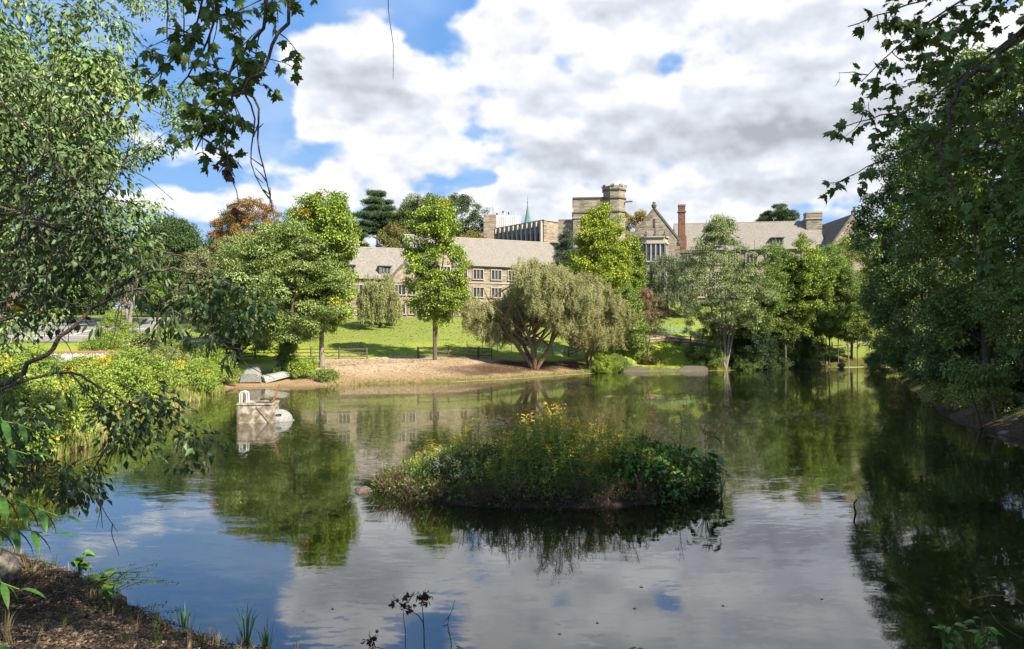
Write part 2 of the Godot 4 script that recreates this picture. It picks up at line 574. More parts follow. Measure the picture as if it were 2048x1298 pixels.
func build_college() -> void:
	# lower range, half hidden by the tall maple
	var a := wing("stone_dormitory", "low stone range with pale slate roof behind the weeping tree and lawn", -33.3, 114.0, 7.0, 18 * DEG, 26.0, 11.0, 6.9, 5.3, M.stone, M.slate)
	gable_front(a, 13.9, 18.8, 1.6, 7.0, -1.5, 6.7, 9.2, M.stone, M.slate_shaded)
	for y in [1.8, 4.9]:
		for x in [3.2, 6.8, 10.0, 12.4]:
			window(a, x, y, 0.0, 1.7, 1.5, 3)
		window(a, 15.4, y, 1.6, 1.7, 1.5, 3)
		window(a, 17.4, y, 1.6, 0.9, 1.5, 2)
		window(a, 21.4, y, 0.0, 1.7, 1.5, 3)
	for x in [7.6, 13.4]:
		dormer(a, x, 8.15, -0.55, 1.9)
	for q in [[7.6, 9.6, -2.4], [12.6, 7.8, -0.6]]:
		var s := Shape.new()
		s.box(Vector3.ZERO, Vector3(0.5, 1.3, 0.5))
		part("vent_stack", s.mesh(), M.trim_dark, a, Vector3(q[0], q[1] + 0.3, q[2]))
	gable_front(a, 15.4, 21.6, -7.0, 9.0, 6.0, 10.6, 13.4, M.stone, M.slate_shaded)
	# taller range to its right, running back towards the tower
	var b := wing("stone_dormitory", "taller stone range with broad pale slate roof behind the willow", -16.3, 121.0, 7.4, 24 * DEG, 30.0, 11.5, 9.3, 5.2, M.stone, M.slate)
	for y in [1.7, 4.6, 7.7]:
		for x in [2.0, 5.0, 8.4, 11.4, 14.8, 18.0, 21.4, 25.0]:
			window(b, x, y, 0.0, 1.8, 1.6, 3)
	gable_front(b, 3.6, 6.6, 0.9, 5.0, 2.0, 9.4, 11.2, M.stone, M.slate_shaded)
	window(b, 5.1, 8.0, 0.9, 1.6, 1.4, 3)
	var e := Shape.new()
	e.box(Vector3(15, 6.25, 0.05), Vector3(29.9, 0.16, 0.13))
	part("string_course", e.mesh(), M.trim, b)
	build_science_block()
	build_tower()
	# the gabled hall with a bay window
	var h := thing("gabled_hall", "stone hall with steep gable and mullioned bay window beside the tower", "building", V(20.6, 10.4, 128.0), -4 * DEG)
	gable_front(h, 0.0, 8.9, 0.0, 16.0, -3.0, 10.8, 16.4, M.stone_grey, M.slate_shaded)
	var f := Shape.new()
	f.lathe(Vector3(4.45, 16.6, -0.12), [[0.0, 0.0], [0.4, 0.05], [0.5, 0.5], [0.28, 0.75], [0.3, 1.0], [0.0, 1.1]], 8)
	part("finial", f.mesh(), M.trim_dark, h)
	var slit := Shape.new()
	slit.box(Vector3(4.45, 13.9, 0.03), Vector3(0.3, 1.5, 0.1))
	part("slit", slit.mesh(), M.lead, h)
	build_bay(h)
	window(h, 1.4, 3.2, 0.0, 1.2, 1.5, 2)
	window(h, 7.6, 3.2, 0.0, 1.2, 1.5, 2)
	chimney(h, 9.55, 9.5, -2.0, 1.12, 17.2, M.brick, "brick_chimney")
	chimney(h, 7.1, 10.0, -12.0, 1.0, 16.6, M.brick, "brick_chimney")
	# pale roof between the tower and the hall
	var l := wing("linking_range", "short slate-roofed stone link between square tower and gabled hall", 17.5, 138.0, 9.0, 0.0, 8.0, 10.0, 9.0, 5.6, M.stone_grey, M.slate)
	window(l, 4.0, 6.0, 0.0, 1.8, 1.6, 3)
	# long range to the right
	var w := wing("stone_dormitory", "long stone range with pale slate roof behind the slender pond-side trees", 29.8, 131.0, 10.6, -8 * DEG, 25.5, 11.0, 9.4, 5.3, M.stone, M.slate)
	for y in [1.6, 4.5, 7.6]:
		for x in [1.6, 4.4, 7.0, 10.0, 13.0, 16.2, 19.2, 22.4]:
			window(w, x, y, 0.0, 1.8 if int(x) % 2 else 1.3, 1.6, 3)
	var par := Shape.new()
	par.box(Vector3(3.2, 9.3, 0.2), Vector3(6.3, 0.9, 0.35))
	part("parapet", par.mesh(), M.trim, w)
	for x in [9.0, 17.6]:
		dormer(w, x, 10.6, -0.5, 2.0)
	chimney(w, 24.6, 3.0, -4.6, 2.7, 16.1, M.stone_grey, "stone_chimney")
	var v := Shape.new()
	v.lathe(Vector3.ZERO, [[0.18, 0.0], [0.18, 0.8], [0.3, 0.85], [0.3, 1.1], [0.0, 1.15]], 8)
	part("vent_pipe", v.mesh(), M.trim_dark, w, Vector3(8.4, 11.2, -1.6))
	# the end gable beyond
	var g := thing("gabled_wing", "small stone wing with shade-darkened slate slope and pointed gable past the stone chimney", "building", V(54.6, 10.6, 124.0), 0.0)
	gable_front(g, 0.0, 7.6, 0.0, 13.0, -3.0, 9.3, 14.6, M.stone, M.slate_shaded)
	window(g, 3.8, 9.8, 0.0, 1.4, 1.5, 2)
	window(g, 2.2, 4.0, 0.0, 1.6, 1.5, 3)
	window(g, 5.4, 4.0, 0.0, 1.6, 1.5, 3)

func dormer(o: Node3D, x: float, y: float, z: float, w: float) -> void:
	var s := Shape.new()
	s.box(Vector3(0, 0, -1.3), Vector3(w, 1.3, 2.6))
	var p := part("dormer", s.mesh(), M.slate_shaded, o, Vector3(x, y, z))
	var r := Shape.new()
	r.box(Vector3(0, 0.74, -1.1), Vector3(w + 0.3, 0.14, 2.9))
	part("dormer_roof", r.mesh(), M.trim_dark, p)
	var g := Shape.new()
	g.box(Vector3(0, 0.02, 0.02), Vector3(w - 0.3, 0.8, 0.06))
	part("pane", g.mesh(), M.glass, p)
	var b := Shape.new()
	for k in 4:
		b.box(Vector3(-w / 2 + 0.15 + (w - 0.3) * k / 3.0, 0.02, 0.06), Vector3(0.09, 0.86, 0.08))
	part("mullion", b.mesh(), M.trim, p)

func chimney(o: Node3D, x: float, y0: float, z: float, w: float, top: float, m: Material, called: String) -> void:
	var s := Shape.new()
	s.box(Vector3(x, (y0 + top) / 2, z), Vector3(w, top - y0, w * 0.8))
	s.box(Vector3(x, y0 + 1.2, z), Vector3(w + 0.4, 2.4, w * 0.8 + 0.35))
	var c := part(called, s.mesh(), m, o)
	var k := Shape.new()
	k.box(Vector3(x, top + 0.06, z), Vector3(w + 0.12, 0.3, w * 0.8 + 0.12))
	k.box(Vector3(x, top - 1.05, z), Vector3(w + 0.3, 0.22, w * 0.8 + 0.3))
	part("cap", k.mesh(), M.trim_dark if called == "brick_chimney" else M.trim, c)

func build_bay(h: Node3D) -> void:
	# canted two-storey bay: plan as five points
	var plan := [Vector2(2.2, 0.0), Vector2(2.9, 1.5), Vector2(6.1, 1.5), Vector2(6.8, 0.0)]
	var s := Shape.new()
	var trim := Shape.new()
	for k in 3:
		var a: Vector2 = plan[k]
		var b: Vector2 = plan[k + 1]
		for y in [[-3.0, 2.2], [4.6, 7.0]]:
			s.quad(Vector3(a.x, y[0], a.y), Vector3(b.x, y[0], b.y), Vector3(b.x, y[1], b.y), Vector3(a.x, y[1], a.y))
		var n := Vector3(b.y - a.y, 0, -(b.x - a.x)).normalized() * -0.14
		for y in [2.2, 4.5, 7.0, 10.2, 11.3]:
			trim.bar(Vector3(a.x, y, a.y) + n, Vector3(b.x, y, b.y) + n, 0.3, 0.24)
		trim.quad(Vector3(a.x, 10.2, a.y), Vector3(b.x, 10.2, b.y), Vector3(b.x, 11.3, b.y), Vector3(a.x, 11.3, a.y))
	var body := part("bay", s.mesh(), M.stone_grey, h)
	part("parapet", trim.mesh(), M.trim, body)
	for row in [[2.3, 4.4], [7.1, 8.3], [8.4, 10.1]]:
		for k in 3:
			var a: Vector2 = plan[k]
			var b: Vector2 = plan[k + 1]
			var n := 2 if k != 1 else 4
			var q := Shape.new()
			q.quad(Vector3(a.x, row[0], a.y), Vector3(b.x, row[0], b.y), Vector3(b.x, row[1], b.y), Vector3(a.x, row[1], a.y))
			part("pane", q.mesh(), M.glass, body)
			var m := Shape.new()
			for e in n + 1:
				var p := a.lerp(b, float(e) / n)
				m.box(Vector3(p.x, (row[0] + row[1]) / 2, p.y + 0.08), Vector3(0.22, row[1] - row[0] + 0.1, 0.22))
			part("mullion", m.mesh(), M.trim, body)
	var crest := Shape.new()
	for x in [2.9, 4.5, 6.1]:
		crest.lathe(Vector3(x, 11.4, 1.35), [[0.0, 0], [0.34, 0.05], [0.36, 0.35], [0.14, 0.5], [0.2, 0.75], [0.05, 1.0 if x != 4.5 else 1.7], [0.0, 1.05 if x != 4.5 else 1.75]], 7)
	for k in 9:
		crest.box(Vector3(2.9 + k * 0.4, 11.5, 1.4), Vector3(0.22, 0.28 + 0.2 * (k % 2), 0.2))
	part("cresting", crest.mesh(), M.trim_dark, body)

func build_tower() -> void:
	var t := thing("square_tower", "tall square stone tower with battlemented corner turret", "tower", V(11.4, 9.0, 135.0), -5 * DEG)
	var s := Shape.new()
	s.box(Vector3(4.3, 9.0, -5.0), Vector3(8.6, 24.0, 10.0))
	part("wall", s.mesh(), M.stone_grey, t)
	var c := Shape.new()
	c.box(Vector3(4.2, 21.1, -5.0), Vector3(8.7, 0.24, 10.3))
	part("coping", c.mesh(), M.trim_dark, t)
	for y in [18.4, 17.4]:
		var b := Shape.new()
		b.box(Vector3(4.15, y, -5.0), Vector3(8.75, 0.25, 10.26))
		part("string_course", b.mesh(), M.trim_dark if y > 18 else M.trim, t)
	var u := Shape.new()
	u.lathe(Vector3(7.6, 0, -1.0), [[2.15, -3.0], [2.15, 22.4], [2.35, 22.6], [2.35, 23.1], [0.0, 23.1]], 8)
	for k in 16:
		if k % 2 == 0:
			var an := TAU * (k + 0.5) / 16.0
			u.box(Vector3(7.6 + cos(an) * 2.15, 23.22, -1.0 + sin(an) * 2.15), Vector3(0.7, 0.34, 0.4), Basis(Vector3.UP, PI / 2 - an))
	var turret := part("turret", u.mesh(), M.stone_grey, t)
	var r := Shape.new()
	for y in [18.4, 20.9, 22.45]:
		r.lathe(Vector3(7.6, y, -1.0), [[2.1, -0.14], [2.36, -0.1], [2.36, 0.12], [2.1, 0.2]], 8)
	part("string_course", r.mesh(), M.trim_dark, turret)
	var sp := Shape.new()
	sp.bar(Vector3(9.6, 20.2, 0), Vector3(10.9, 20.25, 0.3), 0.3, 0.22)
	part("spout", sp.mesh(), M.trim_dark, turret)
	var sl := Shape.new()
	sl.box(Vector3(7.62, 14.6, 0.98), Vector3(0.5, 2.0, 0.2))
	part("slit_window", sl.mesh(), M.lead, turret)
	for y in [13.5, 9.6]:
		window(t, 2.6, y, 0.0, 1.8, 1.8, 3, true)
	var f := Shape.new()
	f.box(Vector3(-1.4, 6.0, -4.0), Vector3(2.8, 22.6, 6.0))
	part("stair_wall", f.mesh(), M.stone_grey, t)

func build_science_block() -> void:
	# modern block with concrete fins behind the taller range; its long face looks left
	var o := thing("concrete_fin_block", "modern stone and concrete block with upright fins behind the slate roofs", "building", V(6.6, 8.5, 150.0), -50 * DEG)
	var face := 15.8
	# local x runs along the finned face, which looks to the left front
	var w := Shape.new()
	w.box(Vector3(-face / 2, 8.8, -4.0), Vector3(face, 22.0, 8.0))
	part("wall", w.mesh(), M.stone, o)
	var fin := Shape.new()
	fin.box(Vector3(0, 14.0, 0.3), Vector3(0.45, 11.4, 0.7))
	var fin_mesh := fin.mesh()
	var slot := Shape.new()
	slot.box(Vector3(0, 15.3, 0.02), Vector3(0.95, 4.2, 0.1))
	slot.box(Vector3(0, 10.8, 0.02), Vector3(0.95, 3.4, 0.1))
	var slot_mesh := slot.mesh()
	var panel := Shape.new()
	panel.box(Vector3(0, 18.6, 0.05), Vector3(1.0, 1.9, 0.2))
	var panel_mesh := panel.mesh()
	for k in 11:
		part("fin", fin_mesh, M.concrete, o, Vector3(-face + 0.3 + k * 1.5, 0, 0))
		if k < 10:
			part("window", slot_mesh, M.glass, o, Vector3(-face + 1.05 + k * 1.5, 0, 0))
			part("panel", panel_mesh, M.stone, o, Vector3(-face + 1.05 + k * 1.5, 0, 0))
	var cap := Shape.new()
	cap.box(Vector3(-face / 2, 19.9, -4.0), Vector3(face + 0.3, 0.22, 8.3))
	part("coping", cap.mesh(), M.concrete, o)
	# stone shaft with the white plant room
	var p := thing("plant_room", "white ribbed rooftop plant room beside a plain stone shaft", "building", V(-6.5, 9.0, 166.0))
	var b := Shape.new()
	b.box(Vector3(1.4, 10.0, -3.0), Vector3(2.8, 26.4, 6.0))
	part("shaft", b.mesh(), M.stone, p)
	var wh := Shape.new()
	wh.box(Vector3(5.7, 10.6, -3.6), Vector3(5.75, 25.0, 5.0))
	var room := part("room", wh.mesh(), M.white_metal, p)
	var rib := Shape.new()
	rib.box(Vector3.ZERO, Vector3(0.1, 3.6, 0.12))
	var rm := rib.mesh()
	for k in 14:
		part("rib", rm, M.white_metal, room, Vector3(2.95 + k * 0.42, 21.2, -1.05))
	for k in 11:
		var an := Shape.new()
		var hgt: float = [2.6, 1.1, 0.9, 1.4, 1.0, 1.5, 1.2, 2.0, 1.1, 1.3, 1.0][k]
		var ax: float = [1.9, 2.5, 3.0, 3.5, 4.0, 4.4, 5.2, 2.2, 5.7, 6.3, 6.8][k]
		an.box(Vector3(0, hgt / 2, 0), Vector3(0.06, hgt, 0.06))
		if k % 3 == 2:
			an.box(Vector3(0, hgt * 0.7, 0.05), Vector3(0.4, 0.5, 0.1))
		part("antenna", an.mesh(), M.lead, p, Vector3(ax, 23.1, -2.5))
	var spire := thing("copper_spire", "slender green copper spire with finial above the flat roofs", "spire", V(3.7, 9.0, 172.0))
	var sh := Shape.new()
	sh.lathe(Vector3.ZERO, [[0.95, -2.0], [0.95, 22.4]], 8)
	part("shaft", sh.mesh(), M.stone_grey, spire)
	var cu := Shape.new()
	cu.lathe(Vector3.ZERO, [[1.0, 22.2], [0.8, 22.6], [0.42, 24.4], [0.12, 26.4], [0.0, 26.5]], 8)
	part("copper_cone", cu.mesh(), M.copper, spire)
	var fi := Shape.new()
	fi.lathe(Vector3.ZERO, [[0.07, 26.3], [0.07, 26.8], [0.17, 27.0], [0.05, 27.2], [0.03, 28.6], [0.0, 28.6]], 6)
	part("finial", fi.mesh(), M.lead, spire)

# ------------------------------------------------------------------ trees and plants
func leaf_at(s: Shape, p: Vector3, along: Vector3, face: Vector3, l: float, w: float, fold := 0.18) -> void:
	var side := along.cross(face)
	side = Vector3.RIGHT if side.length() < 0.05 else side.normalized()
	var up := side.cross(along)
	var mid := p + along * l * 0.45
	var tip := p + along * l - up * l * 0.10
	s.tri(p, mid + side * w * 0.5 + up * w * fold, tip)
	s.tri(p, tip, mid - side * w * 0.5 + up * w * fold)

func ball(r: RandomNumberGenerator) -> Vector3:
	for k in 20:
		var p := Vector3(r.randf_range(-1, 1), r.randf_range(-1, 1), r.randf_range(-1, 1))
		if p.length_squared() < 1.0: return p
	return Vector3.ZERO

func spray(n: int, size: Vector3, l: float, w: float, droop: float, sd: int) -> ArrayMesh:
	# a clump of separate leaves
	var r := RandomNumberGenerator.new()
	r.seed = sd
	var s := Shape.new()
	for k in n:
		var p := ball(r)
		var out := (p + ball(r) * 0.7).normalized()
		var along := (out * (1.0 - droop) + Vector3.DOWN * droop + ball(r) * 0.25).normalized()
		var face := (Vector3.UP + ball(r) * 0.9 + out * 0.4).normalized()
		var q := r.randf_range(0.75, 1.25)
		leaf_at(s, p * size, along, face, l * q, w * q)
	return s.mesh()

func strand(n: int, length: float, l: float, w: float, sway: float, sd: int) -> ArrayMesh:
	# a hanging twig set with narrow leaves, origin at its top
	var r := RandomNumberGenerator.new()
	r.seed = sd
	var s := Shape.new()
	var bend := Vector3(r.randf_range(-1, 1), 0, r.randf_range(-1, 1)) * sway
	for k in n:
		var t := r.randf()
		var p := Vector3(0, -t * length, 0) + bend * t * t * length + ball(r) * 0.08
		var along := (Vector3.DOWN * 0.8 + ball(r) * 1.1).normalized()
		leaf_at(s, p, along, ball(r).normalized(), l * r.randf_range(0.7, 1.3), w)
	return s.mesh()

func flat_spray(n: int, size: Vector2, l: float, w: float, sd: int) -> ArrayMesh:
	# feathery leaf fans lying in near-level layers
	var r := RandomNumberGenerator.new()
	r.seed = sd
	var s := Shape.new()
	for k in n:
		var a := r.randf() * TAU
		var q := sqrt(r.randf())
		var p := Vector3(cos(a) * q * size.x, r.randf_range(-0.12, 0.12) - q * q * 0.2, sin(a) * q * size.x)
		var along := (Vector3(cos(a), -0.3, sin(a)) + ball(r) * 0.8).normalized()
		leaf_at(s, p, along, (Vector3.UP + ball(r) * 0.6).normalized(), l, w)
	return s.mesh()

func needles(n: int, l: float, w: float, sd: int) -> ArrayMesh:
	var r := RandomNumberGenerator.new()
	r.seed = sd
	var s := Shape.new()
	for k in n:
		var p := Vector3(r.randf_range(-0.5, 0.5), r.randf_range(-0.05, 0.1), r.randf_range(-0.25, 0.25))
		var along := (p * 0.6 + Vector3.UP * 0.35 + ball(r) * 0.9).normalized()
		leaf_at(s, p, along, ball(r).normalized(), l, w, 0.0)
	return s.mesh()

func make_sprays() -> void:
	for k in 3:
		SPRAY["broad%d" % k] = spray(20, Vector3(0.42, 0.30, 0.42), 0.19, 0.15, 0.35, 100 + k)
		SPRAY["fine%d" % k] = spray(24, Vector3(0.44, 0.30, 0.44), 0.18, 0.11, 0.3, 120 + k)
		SPRAY["near%d" % k] = spray(24, Vector3(0.34, 0.24, 0.34), 0.125, 0.066, 0.5, 140 + k)
		SPRAY["maple%d" % k] = maple_clump(11, 160 + k)
		SPRAY["willow%d" % k] = strand(36, 1.15, 0.26, 0.05, 0.5, 180 + k)
		SPRAY["weep%d" % k] = strand(36, 1.7, 0.20, 0.09, 0.10, 200 + k)
		SPRAY["fan%d" % k] = flat_spray(30, Vector2(0.62, 0.62), 0.22, 0.10, 220 + k)
		SPRAY["pine%d" % k] = needles(48, 0.40, 0.06, 240 + k)
		SPRAY["bush%d" % k] = spray(24, Vector3(0.26, 0.22, 0.26), 0.12, 0.075, 0.1, 260 + k)

func profile(prof: Array, t: float) -> float:
	for k in prof.size() - 1:
		if t <= prof[k + 1][0]:
			return lerpf(prof[k][1], prof[k + 1][1], (t - prof[k][0]) / maxf(prof[k + 1][0] - prof[k][0], 1e-4))
	return prof[-1][1]

# sp: called, label, group, x, d, [y], h, cb (crown bottom), prof [[0..1, radius]], trunk (radius), spray, cols [colour, colour, autumn colour, share], tufts, per, tuft (radius)
func grow(sp: Dictionary) -> Node3D:
	var r := RandomNumberGenerator.new()
	r.seed = sp.get("seed", int(absf(sp.x) * 131.0 + sp.d * 17.0) + 5)
	var y: float = sp.get("y", 1e9)
	if y > 1e8: y = ground(sp.x, sp.d) - 0.05
	var o := thing(sp.called, sp.label, sp.get("category", "tree"), V(sp.x, y, sp.d), 0.0, sp.get("group", ""))
	var h: float = sp.h
	var cb: float = sp.cb
	var prof: Array = sp.prof
	var far: float = 1.0 if sp.d < 60.0 or h < 5.0 else 1.0 + 0.12 * sp.get("swell", 1.0)
	prof = prof.map(func(p): return [p[0], p[1] * far])
	var widest := 0.0
	for p in prof: widest = maxf(widest, p[1])
	var squash: Vector2 = sp.get("wide", Vector2.ONE)
	var lean: Vector2 = sp.get("lean", Vector2.ZERO)
	var rough: float = sp.get("rough", 0.30)
	var gap: float = sp.get("gap", 0.22)
	var tufts := PackedVector3Array()
	var tries := 0
	var noise_at := Vector3(sp.x, 0, sp.d) * 3.7
	var f: float = 26.0 / maxf(widest, 1.5)
	while tufts.size() < int(sp.tufts) and tries < int(sp.tufts) * 30:
		tries += 1
		var t := r.randf()
		var rad := profile(prof, t)
		if r.randf() * widest > rad: continue
		var tiers: float = sp.get("tiers", 0.0)
		if tiers > 0.0: t = (floorf(t * tiers) + 0.5 + r.randf_range(-0.16, 0.16)) / tiers
		var a := r.randf() * TAU
		rad *= 1.0 + rough * 1.6 * lumps.get_noise_3d(noise_at.x + cos(a) * 16.0, t * h * 3.0, noise_at.z + sin(a) * 16.0)
		rad *= pow(r.randf(), sp.get("fill", 0.42))
		var p := Vector3(cos(a) * rad * squash.x + lean.x * t, cb + t * (h - cb), sin(a) * rad * squash.y + lean.y * t)
		if lumps.get_noise_3d(p.x * f + noise_at.x, p.y * f, p.z * f + noise_at.z) < -gap: continue
		tufts.append(p)
	# stems
	var wood := Shape.new()
	var stems := []
	var fork: Array = sp.get("stems", [Vector3(0, 0, 0)])
	var tr: float = sp.trunk
	for st in fork:
		var pts := PackedVector3Array()
		var rad := PackedFloat32Array()
		var top: float = cb + (h - cb) * sp.get("leader", 0.8)
		var wob := Vector2(r.randf_range(-1, 1), r.randf_range(-1, 1)) * 0.25
		for k in 8:
			var t := k / 7.0
			var bow: float = sin(t * PI * 0.5) if st != Vector3.ZERO else t
			pts.append(Vector3(st.x * bow + lean.x * t * t + wob.x * sin(t * 5.0) + st.y * 0.02 * k, top * t - 0.15 * (1.0 - t), st.z * bow + lean.y * t * t + wob.y * sin(t * 4.0 + 1.0)))
			rad.append(maxf(tr * (1.0 - 0.86 * t) * (1.35 if k == 0 else 1.0), 0.02))
		pts.insert(1, pts[0].lerp(pts[1], 0.35))
		rad.insert(1, tr * 1.05)
		wood.tube(pts, rad, 8)
		stems.append(pts)
	# limbs to some of the tufts, twigs to the rest
	var nodes := PackedVector3Array()
	var limbs: int = sp.get("limbs", 18)
	if tr > 0.0:
		for k in limbs:
			var tip := tufts[(k * 37 + 11) % tufts.size()] if tufts.size() else Vector3.UP
			var st: PackedVector3Array = stems[k % stems.size()]
			var want := maxf(cb * 0.75, tip.y - Vector2(tip.x, tip.z).length() * sp.get("angle", 0.75) - 0.4)
			var best := 0
			for e in st.size():
				if absf(st[e].y - want) < absf(st[best].y - want): best = e
			var from: Vector3 = st[best]
			var ctrl := from.lerp(tip, 0.55) + Vector3(0, (tip - from).length() * 0.10, 0) + ball(r) * 0.25
			var pts := PackedVector3Array()
			var rad := PackedFloat32Array()
			var r0 := minf(tr * 0.42, 0.012 + 0.022 * (tip - from).length())
			for e in 6:
				var t := e / 5.0
				var q := from.lerp(ctrl, t).lerp(ctrl.lerp(tip, t), t) + (ball(r) * 0.08 if e > 0 and e < 5 else Vector3.ZERO)
				pts.append(q)
				nodes.append(q)
				rad.append(lerpf(r0, 0.012, t))
			wood.tube(pts, rad, 5)
		for tip in tufts:
			var best := -1
			var near := 9.0
			for e in nodes.size():
				var q := nodes[e].distance_squared_to(tip)
				if q < near:
					near = q
					best = e
			if best >= 0 and near > 0.05:
				wood.tube(PackedVector3Array([nodes[best], nodes[best].lerp(tip, 0.5) + ball(r) * 0.1, tip]), PackedFloat32Array([0.022, 0.014, 0.008]), 3)
		part("trunk", wood.mesh(), M[sp.get("bark", "bark")], o)
	# foliage
	var where := [[], [], []]
	var tints := [PackedColorArray(), PackedColorArray(), PackedColorArray()]
	var cols: Array = sp.cols
	var size: float = sp.get("size", 1.0)
	var tuft: float = sp.get("tuft", 0.7)
	var flatness: float = sp.get("flat", 0.6)
	var hang: bool = sp.get("hang", false)
	for tip in tufts:
		var shade := r.randf()
		var wide := tuft * r.randf_range(0.55, 1.4)
		var turned: bool = cols.size() > 2 and (r.randf() < cols[3] * (1.0 if not sp.get("top_turns", false) else 2.2 * smooth(0.35, 1.0, (tip.y - cb) / (h - cb))))
		for k in int(sp.per * (1.3 if far > 1.0 else 1.0)):
			var p: Vector3 = tip + ball(r) * Vector3(wide, wide * flatness, wide)
			var b := Basis(Vector3.UP, r.randf() * TAU)
			b = b.rotated(Vector3(cos(shade * 9.0), 0, sin(shade * 9.0)), r.randf_range(-0.12, 0.12) if hang else r.randf_range(-0.5, 0.5))
			b = b.scaled(Vector3.ONE * size * r.randf_range(0.6, 1.35))
			var c: Color = (cols[0] as Color).lerp(cols[1], clampf(shade + r.randf_range(-0.35, 0.35), 0.0, 1.0))
			if turned: c = c.lerp(cols[2], r.randf_range(0.4, 1.0))
			c = c * r.randf_range(0.9, 1.28)
			var e := r.randi() % 3
			where[e].append(Transform3D(b, p))
			tints[e].append(c)
	for e in 3:
		if where[e].size():
			copies("crown", SPRAY[sp.spray + str(e)], M[sp.get("leaf", "leaf")], where[e], tints[e], o)
	return o

# a maple leaf: five pointed lobes, cupped; base of the blade at the origin, tip along +y, face +z
func maple_outline() -> PackedVector2Array:
	var half := [Vector2(0.0, 0.0), Vector2(0.20, -0.08), Vector2(0.36, 0.0), Vector2(0.31, 0.11), Vector2(0.55, 0.16), Vector2(0.47, 0.28), Vector2(0.62, 0.52), Vector2(0.43, 0.47), Vector2(0.36, 0.55), Vector2(0.23, 0.46), Vector2(0.24, 0.70), Vector2(0.13, 0.73), Vector2(0.0, 1.0)]
	var out := PackedVector2Array(half)
	for k in range(half.size() - 2, 0, -1):
		out.append(Vector2(-half[k].x, half[k].y))
	return out

func maple_into(s: Shape, at: Transform3D, size: float, cup: float, bow: float) -> void:
	var o := maple_outline()
	var lift := func(p: Vector2) -> Vector3: return at * (Vector3(p.x, p.y, -cup * p.x * p.x - bow * p.y * p.y) * size)
	var mid: Vector3 = lift.call(Vector2(0.0, 0.28))
	for k in o.size():
		s.tri(mid, lift.call(o[k]), lift.call(o[(k + 1) % o.size()]))

func maple_leaf(cup: float, bow: float) -> ArrayMesh:
	var s := Shape.new()
	maple_into(s, Transform3D(), 1.0, cup, bow)
	s.bar(Vector3(0, -0.5, -0.1), Vector3(0, 0.02, 0), 0.022, 0.022)
	return s.mesh()

func maple_clump(n: int, sd: int) -> ArrayMesh:
	var r := RandomNumberGenerator.new()
	r.seed = sd
	var s := Shape.new()
	for k in n:
		var p := ball(r) * Vector3(0.32, 0.24, 0.32)
		var along := (Vector3.DOWN * 0.5 + ball(r) * 0.9).normalized()
		var face := (Vector3.UP + ball(r) * 0.8).normalized()
		var side := along.cross(face).normalized()
		maple_into(s, Transform3D(Basis(side, along, side.cross(along)), p), r.randf_range(0.09, 0.16), 0.5, 0.25)
	return s.mesh()

